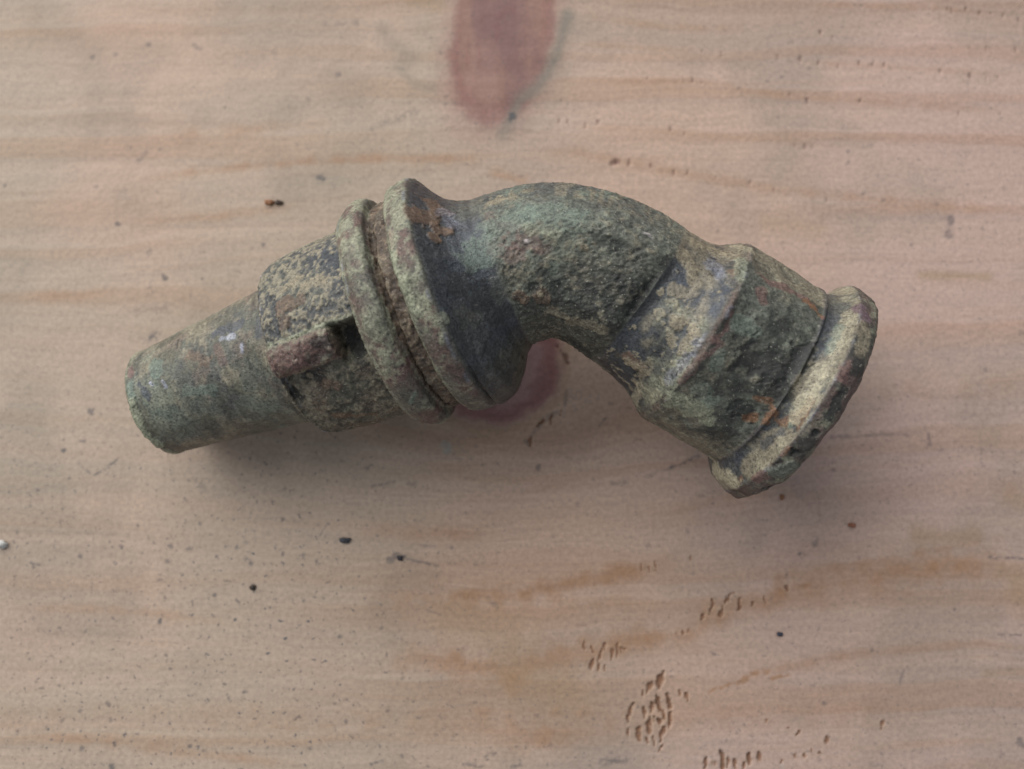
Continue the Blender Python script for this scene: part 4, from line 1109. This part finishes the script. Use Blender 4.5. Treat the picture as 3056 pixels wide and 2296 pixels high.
# ends (mm), radius (mm), depth (mm) of the torn-grain gouges
GOUGES = [
    ([(23.33, -45.47), (22.76, -47.22)], 0.74, 0.5),
    ([(21.52, -46.52), (20.96, -47.92)], 0.48, 0.35),
    ([(20.07, -47.57), (20.06, -48.61)], 0.43, 0.35),
    ([(22.38, -48.61), (22.89, -50.36)], 0.59, 0.5),
    ([(23.82, -48.27), (24.5, -50.36)], 0.53, 0.5),
    ([(21.84, -49.31), (21.63, -51.05)], 0.53, 0.45),
    ([(20.57, -50.01), (20.37, -52.1)], 0.48, 0.4),
    ([(23.25, -50.36), (23.41, -51.75)], 0.48, 0.4),
    ([(18.61, -50.01), (18.06, -51.05)], 0.59, 0.35),
    ([(17.7, -51.05), (17.87, -52.1)], 0.43, 0.3),
    ([(21.44, -52.1), (21.05, -54.18)], 0.48, 0.4),
    ([(22.34, -51.75), (22.85, -53.14)], 0.64, 0.55),
    ([(24.49, -51.05), (24.28, -53.14)], 0.43, 0.4),
    ([(19.46, -53.14), (19.98, -54.52)], 0.48, 0.4),
    ([(21.58, -54.52), (21.81, -56.25)], 0.43, 0.35),
    ([(23.57, -53.14), (22.82, -55.22)], 0.43, 0.35),
    ([(20.69, -54.87), (21.03, -55.91)], 0.32, 0.3),
    ([(17.85, -53.14), (18.02, -54.18)], 0.32, 0.3),
    ([(25.98, -47.57), (26.14, -48.61)], 0.37, 0.25),
    ([(26.87, -48.09), (27.03, -49.14)], 0.32, 0.25),
    ([(19.27, -53.83), (19.97, -55.22)], 0.37, 0.3),
    ([(22.81, -55.91), (22.62, -56.94)], 0.27, 0.25),
    ([(29.79, -36.3), (29.41, -37.19)], 0.48, 0.35),
    ([(31.28, -34.0), (30.7, -35.95)], 0.43, 0.3),
    ([(34.01, -33.11), (33.43, -34.88)], 0.43, 0.35),
    ([(32.88, -35.24), (32.67, -36.66)], 0.48, 0.3),
    ([(35.62, -33.82), (35.41, -35.24)], 0.37, 0.3),
    ([(32.52, -35.24), (32.14, -35.95)], 0.37, 0.3),
    ([(37.43, -33.82), (37.4, -34.88)], 0.32, 0.25),
    ([(39.25, -33.46), (39.4, -34.35)], 0.27, 0.2),
    ([(42.92, -31.32), (42.9, -32.04)], 0.37, 0.2),
    ([(34.74, -32.75), (34.01, -33.28)], 0.27, 0.2),
    ([(25.41, -38.78), (25.58, -39.49)], 0.21, 0.15),
    ([(26.68, -38.43), (26.74, -39.14)], 0.21, 0.15),
    ([(27.58, -38.43), (27.57, -38.96)], 0.27, 0.15),
    ([(14.58, -40.55), (14.21, -41.96)], 0.37, 0.25),
    ([(13.85, -41.6), (13.29, -43.71)], 0.37, 0.25),
    ([(15.65, -41.6), (15.28, -43.01)], 0.37, 0.25),
    ([(16.56, -40.9), (16.18, -42.48)], 0.32, 0.2),
    ([(17.64, -40.9), (16.91, -41.96)], 0.32, 0.2),
    ([(12.58, -43.36), (12.39, -44.77)], 0.37, 0.25),
    ([(13.47, -44.07), (13.28, -45.12)], 0.32, 0.2),
    ([(11.17, -39.84), (11.33, -41.6)], 0.27, 0.12),
    ([(12.24, -40.19), (12.41, -41.6)], 0.21, 0.12),
    ([(14.38, -43.36), (14.19, -44.42)], 0.27, 0.2),
    ([(29.72, -57.98), (29.52, -59.18)], 0.43, 0.35),
    ([(32.23, -56.94), (32.37, -59.01)], 0.48, 0.4),
    ([(33.28, -57.98), (33.07, -59.35)], 0.37, 0.3),
    ([(34.35, -57.63), (34.14, -59.18)], 0.43, 0.35),
    ([(36.32, -57.29), (36.46, -59.01)], 0.48, 0.4),
    ([(37.92, -57.29), (38.07, -58.67)], 0.37, 0.3),
    ([(35.58, -58.67), (35.56, -59.42)], 0.37, 0.3),
    ([(30.97, -57.98), (31.12, -59.01)], 0.27, 0.2),
    ([(45.06, -56.94), (45.21, -57.63)], 0.53, 0.2),
    ([(43.27, -56.94), (43.44, -57.29)], 0.32, 0.15),
    ([(47.37, -56.94), (47.36, -57.29)], 0.37, 0.2),
    ([(48.33, -54.87), (48.31, -55.39)], 0.43, 0.2),
    ([(42.67, -52.96), (42.49, -53.31)], 0.37, 0.2),
    ([(44.27, -53.48), (43.72, -53.83)], 0.37, 0.2),
    ([(57.34, -52.44), (57.12, -53.48)], 0.43, 0.2),
    ([(39.49, -51.75), (39.3, -52.44)], 0.32, 0.15),
    ([(41.64, -57.98), (41.63, -58.32)], 0.32, 0.2),
    ([(45.97, -56.25), (45.96, -56.6)], 0.32, 0.15),
    ([(6.27, -4.45), (6.07, -7.03)], 0.37, 0.2),
    ([(4.79, -5.92), (4.05, -6.85)], 0.48, 0.25),
    ([(2.76, -8.5), (2.94, -9.6)], 0.43, 0.2),
    ([(7.93, -3.71), (7.73, -5.56)], 0.27, 0.15),
    ([(20.32, -28.46), (20.13, -29.54)], 0.21, 0.15),
    ([(22.14, -28.1), (22.48, -29.54)], 0.21, 0.12),
    ([(27.79, -26.85), (27.89, -27.57)], 0.32, 0.15),
    ([(21.41, -28.46), (21.39, -29.71)], 0.21, 0.12),
]
K1 = (-1.55, 58.78)
K2 = (-2.68, 4.42)


def axis_samples(lo, hi, step, far):
    core = np.arange(lo, hi, step)
    g = []
    x, s = hi, step
    while x < far:
        s *= 1.35
        x += s
        g.append(x)
    left = [lo + hi - v for v in g] if abs(lo + hi) < 1e-6 else [lo - (v - hi) for v in g]
    return np.concatenate([left[::-1], core, g])


bx = axis_samples(-90.0, 90.0, 0.21, 210.0)
by = axis_samples(-69.0, 67.0, 0.21, 150.0)
BX, BY = np.meshgrid(bx, by, indexing='xy')
bsh = BX.shape
bx_, by_ = BX.ravel().astype(np.float32), BY.ravel().astype(np.float32)
BP = np.stack([bx_, by_, np.zeros_like(bx_)], 1)
w1 = fbm(BP / np.array([3.0, 1.0, 1.0], dtype=np.float32), 12.0, 3, .5, 2.2)
w2 = fbm(BP / np.array([2.0, 1.0, 1.0], dtype=np.float32), 4.0, 3, .5, 6.1)
bn = fbm(BP, 2.2, 4, .6, 17.0)
bn_f = fbm(BP, 0.9, 3, .6, 27.0)
bn_big = fbm(BP, 34.0, 3, .5, 37.0)


def knot_flow(x, y, k, rad, soft):
    dx, dy = (x - k[0]) * .62, y - k[1]
    return -dy * rad * rad / (dx * dx + dy * dy + soft * soft)


psi = by_ + knot_flow(bx_, by_, K2, 11.0, 9.0) + knot_flow(bx_, by_, K1, 6.0, 6.0) * .7 + 1.2 * w1 + .35 * w2
_tx = bx_ - K1[0] - .14 * (by_ - K1[1]); r1 = (np.abs(_tx / 8.4) ** 2.3 + np.abs((by_ - K1[1]) / 15.0) ** 2.3) ** (1 / 2.3) + .05 * bn + .03 * w2
r2 = np.sqrt(((bx_ - K2[0]) / 10.6) ** 2 + ((by_ - K2[1]) / 11.0) ** 2) + .07 * bn + .05 * w2
k1m = 1 - ss(.72, 1.12, r1)
k2m = 1 - ss(.80, 1.10, r2)

W_ = {'base': (.475, .342, .262), 'grey': (.395, .322, .248), 'pink': (.462, .330, .285), 'late': (.350, .205, .120), 'ochre': (.32, .215, .120),
      'dirt': (.060, .065, .075), 'pit': (.15, .075, .058), 'knot_vignette_grey': (.19, .175, .140), 'pale': (.30, .32, .29), 'knot': (.255, .135, .105), 'knot_in': (.175, .095, .095),
      'wound': (.230, .118, .065), 'knot_pink': (.330, .200, .165), 'knot_edge': (.215, .088, .080), 'mauve': (.330, .200, .195)}
for k_ in W_:
    W_[k_] = np.array(W_[k_], dtype=np.float32)
WC = np.tile(W_['base'], (len(BP), 1))


def wlay(name, m):
    global WC
    m = np.clip(m, 0, 1).astype(np.float32)[:, None]
    WC = WC * (1 - m) + W_[name] * m


wlay('grey', .8 * ss(-.3, .6, bn_big * .6 - bx_ / 110.0 + .1 * w1))
wlay('pink', .7 * ss(-.2, .7, bn_big * .4 + bx_ / 90.0 - .15))
# growth bands following the grain; broad grey patches with a vignette painted in toward the corners
wlay('late', .14 * np.exp(-((bx_ + 5) / 45.0) ** 2 - ((by_ + 32) / 22.0) ** 2))
wlay('knot_vignette_grey', .30 * ss(-.1, .8, fbm(BP, 16.0, 4, .55, 47.) + .5 * ss(30, 85, np.hypot(bx_, by_ * 1.2)) - .25))
PB = np.stack([bx_ * .03, psi, np.zeros_like(psi)], 1)
g1 = vnoise(PB, 2.3, 71.0); g2 = vnoise(PB, 5.5, 81.0); g3 = vnoise(PB, 0.8, 91.0)
wlay('late', .30 * ss(.15, .8, g1) + .34 * ss(.1, .8, g2) * (.6 + .4 * bn) + .10 * ss(.3, .9, g3))
wlay('base', .22 * ss(.2, .8, -g1))
# knots: rings, rays and a darker bark line, running out into the grain
ang1 = np.arctan2(by_ - K1[1], bx_ - K1[0]); ang2 = np.arctan2(by_ - K2[1], bx_ - K2[0])
k1s = 1 - ss(.76, 1.12, r1 + .03 * w1)
kk1 = fbm(BP / np.array([1, 3.2, 1], dtype=np.float32), 4.0, 4, .55, 19.)
ring1 = vnoise(np.stack([r1 * 9, ang1 * .8, r1 * 0], 1), 1.0, 5.)
wlay('knot_pink', .40 * np.exp(-((r1 - 1.08) / .22) ** 2))
wlay('knot', .85 * k1s)
wlay('knot_in', .55 * k1s * ss(-.1, .7, kk1 + .8 * np.exp(-((bx_ - K1[0] + 4.0 + .10 * (by_ - K1[1])) / 1.6) ** 2) - .2))
wlay('knot_pink', .45 * k1s * ss(.0, .8, -kk1 + .035 * (K1[1] - 4 - by_)))
wlay('knot_edge', .38 * np.exp(-((r1 - .90) / .10) ** 2))
wlay('knot_in', .45 * (1 - ss(.1, .7, r1)))
wlay('knot_edge', .30 * k1s * ss(.2, .8, ring1))
ring2 = vnoise(np.stack([r2 * 10, ang2 * .8, r2 * 0], 1), 1.0, 15.)
wlay('ochre', .35 * np.exp(-((r2 - 1.12) / .07) ** 2))
wlay('mauve', .9 * (1 - ss(.80, 1.10, r2)))
wlay('knot_edge', .62 * np.exp(-((r2 - .88) / .15) ** 2))
wlay('knot_edge', .25 * (1 - ss(.85, 1.0, r2)) * ss(.1, .8, ring2))
wlay('knot_edge', .5 * (1 - ss(.9, 1.0, r2)) * np.exp(-((ang2 - .35) / .08) ** 2) * ss(.5, .8, r2))
brelief = np.zeros(len(BP), dtype=np.float32)
for kind, st_, rad, soft, pts in MARKS:
    pts = np.asarray(pts, dtype=np.float32)
    ex = rad * (2.6 if soft > .9 else 1.8) + .2
    lo, hi = pts.min(0) - ex, pts.max(0) + ex
    i = np.where((bx_ > lo[0]) & (bx_ < hi[0]) & (by_ > lo[1]) & (by_ < hi[1]))[0]
    if len(i) == 0:
        continue
    q_ = np.stack([bx_[i], by_[i]], 1)
    best = np.full(len(i), 1e9, dtype=np.float32); along = np.zeros(len(i), dtype=np.float32)
    if len(pts) == 1:
        best = np.linalg.norm(q_ - pts[0], axis=1)
    tot = 0.0
    segl = [np.linalg.norm(b - a) for a, b in zip(pts[:-1], pts[1:])]
    for a, b, sl in zip(pts[:-1], pts[1:], segl):
        ab = b - a
        t_ = np.clip(((q_ - a) @ ab) / (ab @ ab + 1e-9), 0, 1)
        d_ = np.linalg.norm(q_ - a - t_[:, None] * ab, axis=1)
        m_ = d_ < best
        best = np.where(m_, d_, best); along = np.where(m_, tot + t_ * sl, along)
        tot += sl
    if soft > .9:
        m = np.exp(-(best / (rad * 1.15 * (1 + .35 * bn[i]))) ** 2)
        if tot > 6 and kind == 'late':
            m *= 1.3 * ss(0, 11, along) * ss(0, 11, tot - along) * (.75 + .4 * bn[i])
    else:
        m = 1 - ss(1 - soft, 1 + soft * .6, best / rad + .75 * bn_f[i] + .3)
        if tot > 1.2 and kind == 'dirt':
            m *= ss(-.5, .35, bn_f[i] + .3)
    full = np.zeros(len(BP), dtype=np.float32); full[i] = m * st_
    c_ = full[i][:, None].clip(0, 1)
    WC[i] = WC[i] * (1 - c_) + W_[kind] * c_
    if kind == 'pit':
        brelief[i] -= .12 * m
gwx = fbm(BP / np.array([1, 2.5, 1], dtype=np.float32), .8, 3, .6, 63.); gwy = fbm(BP, 1.2, 2, .6, 67.)
gou = np.zeros(len(BP), dtype=np.float32)
for pts, rad, dep in GOUGES:
    a, b = np.asarray(pts[0], dtype=np.float32), np.asarray(pts[1], dtype=np.float32)
    lo, hi = np.minimum(a, b) - 3 * rad, np.maximum(a, b) + 3 * rad
    i = np.where((bx_ > lo[0]) & (bx_ < hi[0]) & (by_ > lo[1]) & (by_ < hi[1]))[0]
    q_ = np.stack([bx_[i] + .30 * gwx[i], by_[i] + .55 * gwy[i]], 1)
    ab = b - a
    t_ = np.clip(((q_ - a) @ ab) / (ab @ ab + 1e-9), 0, 1)
    wd = rad * (.95 - .9 * np.abs(t_ - .4))
    d_ = np.linalg.norm(q_ - a - t_[:, None] * ab, axis=1) / wd + .30 * bn_f[i]
    m = 1 - ss(.45, 1.05, d_)
    brelief[i] = np.minimum(brelief[i], -dep * m * 1.0)
    lip = np.exp(-((d_ - 1.25) / .28) ** 2)
    brelief[i] += .09 * lip
    gou[i] = np.maximum(gou[i], m)
    c_ = (.25 * lip)[:, None].clip(0, 1)
    WC[i] = WC[i] * (1 - c_) + np.array([.50, .37, .25], dtype=np.float32) * c_
wlay('wound', .9 * gou)
# saw and wear relief
inner_ = (np.abs(bx_) < 92) & (np.abs(by_) < 70)
vert = vnoise(BP / np.array([1, 6, 1], dtype=np.float32), 0.7, 51.0)
brelief += (.002 * vert + .025 * bn + .012 * bn_f + .05 * g1) * inner_
nx, ny = len(bx), len(by)
I_, J_ = np.meshgrid(np.arange(ny - 1), np.arange(nx - 1), indexing='ij')
I_, J_ = I_.ravel(), J_.ravel()
TF = np.stack([I_ * nx + J_, I_ * nx + J_ + 1, (I_ + 1) * nx + J_ + 1, (I_ + 1) * nx + J_], 1)
BV = np.stack([bx_, by_, brelief], 1)
# close the board: side skirts and underside, 22 mm thick
per = np.concatenate([np.arange(nx), np.arange(1, ny) * nx + nx - 1, (ny - 1) * nx + np.arange(nx - 2, -1, -1), np.arange(ny - 2, 0, -1) * nx])
low_ = BV[per].copy(); low_[:, 2] = -22.0
base_i = len(BV)
nP = len(per)
cen = np.array([[0, 0, -22.0]], dtype=np.float32)
kk = np.arange(nP); k2_ = (kk + 1) % nP
SF = np.stack([per[kk], base_i + kk, base_i + k2_, per[k2_]], 1)
BV = np.vstack([BV, low_])


def wood_material():
    k = NB('pine_wood')
    base = k.attr('wood').outputs['Color']
    gx = k.attr('grain').outputs['Fac']
    sep = k.n('ShaderNodeSeparateXYZ'); k.put(sep.inputs[0], k.tc.outputs['Object'])
    cb = k.n('ShaderNodeCombineXYZ')
    k.put(cb.inputs[0], k.math('MULTIPLY', sep.outputs[0], 1000.0))
    k.put(cb.inputs[1], gx)
    along = k.n('ShaderNodeMapping'); k.put(along.inputs['Vector'], cb.outputs[0]); along.inputs['Scale'].default_value = (.05, 1.1, 1)
    fib = k.noise(along.outputs[0], 1.0, 5, .6)
    al2 = k.n('ShaderNodeMapping'); k.put(al2.inputs['Vector'], cb.outputs[0]); al2.inputs['Scale'].default_value = (.12, 2.2, 1)
    fib2 = k.noise(al2.outputs[0], 1.0, 3, .6)
    ver = k.noise(k.mapping((1300, 170, 1000)), 1.0, 3, .6)
    iso = k.noise(k.mapping((1000, 1000, 1000)), 1.5, 5, .65)
    c = k.mix(1.0, base, k.rng(fib, .3, .7, .95, 1.04), 'MULTIPLY')
    c = k.mix(1.0, c, k.rng(fib2, .3, .7, .98, 1.02), 'MULTIPLY')
    c = k.mix(1.0, c, k.rng(iso, .3, .7, .88, 1.10), 'MULTIPLY')
    # fine dirt caught in the surface
    sp = k.noise(k.mapping((1000, 1000, 1000)), 1.15, 3, .6)
    dens = k.attr('speck').outputs['Fac']
    m = k.math('MULTIPLY', k.rng(sp, .60, .70), dens)
    c = k.mix(m, c, (.13, .12, .115, 1))
    sp2 = k.noise(k.mapping((900, 1100, 1000), rot=(0, 0, .6)), .62, 2, .5)
    c = k.mix(k.math('MULTIPLY', k.rng(sp2, .65, .74), k.math('MULTIPLY', dens, .6)), c, (.075, .07, .075, 1))
    k.put(k.b.inputs['Base Color'], c)
    k.put(k.b.inputs['Roughness'], k.rng(iso, .3, .7, .50, .68))
    k.b.inputs['Specular IOR Level'].default_value = .30
    h = k.math('ADD', k.math('MULTIPLY', iso, .7), k.math('MULTIPLY', fib2, .05))
    k.put(k.b.inputs['Normal'], k.bump(h, .4, .00009))
    return k.m


PINE = wood_material()
all_f = np.vstack([TF, SF])
board = mesh_from('wooden_board', BV * MM, all_f, PINE)
board['kind'] = 'structure'
board['label'] = 'worn pine board with two red knots, orange grain and torn gouges'
pad_ = lambda v: np.concatenate([v, v[per]])
attr_c(board.data, 'wood', np.vstack([WC, WC[per]]).clip(.01, .9))
attr_f(board.data, 'grain', pad_(psi))
speck = .30 + .4 * ss(20, -60, bx_) * ss(10, -30, by_) + .2 * bn_big + .35 * ss(20, -55, by_) * .5
attr_f(board.data, 'speck', pad_(speck.clip(.1, 1)))


# ------------------------------------------------------------------ loose crumbs lying on the board
def crumb(loc, size, color, rough, label, seed):
    """a ragged little lump: a displaced sphere grid, flattened underneath"""
    nu, nv = 18, 12
    a = np.linspace(0, 2 * math.pi, nu, endpoint=False)
    b = np.linspace(0, math.pi, nv)
    A, B = np.meshgrid(a, b, indexing='ij')
    V = np.stack([np.cos(A) * np.sin(B), np.sin(A) * np.sin(B), np.cos(B)], -1).reshape(-1, 3).astype(np.float32)
    rr = 1 + .45 * fbm(V * 1.0, 1.1, 3, .6, seed)
    V = V * rr[:, None] * np.asarray(size, dtype=np.float32) * .5
    V[:, 2] = np.maximum(V[:, 2], -.25 * size[2])
    V[:, 2] -= V[:, 2].min()
    F = []
    for i in range(nu):
        for j in range(nv - 1):
            F.append([i * nv + j, i * nv + j + 1, ((i + 1) % nu) * nv + j + 1, ((i + 1) % nu) * nv + j])
    k = NB('crumb_surface')
    nz = k.noise(k.mapping((1000, 1000, 1000)), 3.0, 3, .6)
    k.put(k.b.inputs['Base Color'], k.mix(k.rng(nz, .35, .65), tuple(c * .55 for c in color) + (1,), tuple(color) + (1,)))
    k.b.inputs['Roughness'].default_value = rough
    o = mesh_from('crumb', V * MM, np.array(F), k.m)
    o.location = Vector((loc[0] * MM, loc[1] * MM, .00001))
    o['label'] = label
    o['category'] = 'crumb'
    o['group'] = 'crumbs scattered on the board'
    return o


crumb((-39.3, 29.75), (1.5, 1.1, .8), (.27, .115, .045), .7, 'orange brown crumb on the pale board above the nozzle and barrel', 3.0)
crumb((-38.0, 29.75), (1.3, .9, .6), (.085, .055, .04), .8, 'dark brown crumb touching the orange one above the barrel', 9.0)
crumb((-80.0, -25.3), (1.5, 1.2, .9), (.55, .54, .50), .6, 'whitish grain at the left edge of the board', 15.0)
crumb((-26.2, -24.6), (1.5, .9, .6), (.045, .05, .06), .7, 'rounded blue-black crumb on the board below the barrel', 21.0)
crumb((-17.6, -27.3), (1.1, .8, .6), (.040, .036, .045), .7, 'dark crumb with a thin grey scratch trailing off to its right', 27.0)
crumb((53.5, -22.3), (1.0, .8, .5), (.33, .13, .07), .7, 'tiny rust-red crumb on bare wood right of the flanged rim', 33.0)
crumb((42.6, -17.9), (.8, .7, .5), (.30, .14, .06), .7, 'tiny orange crumb in the shadow just below the flanged rim', 39.0)
crumb((41.7, -39.1), (1.1, .7, .6), (.045, .05, .07), .7, 'blue-black crumb lying between the torn gouges and the right edge', 45.0)
crumb((-40.5, -31.9), (.9, .8, .6), (.060, .040, .030), .7, 'dark brown crumb low on the left half of the board', 51.0)
#BOARD-END
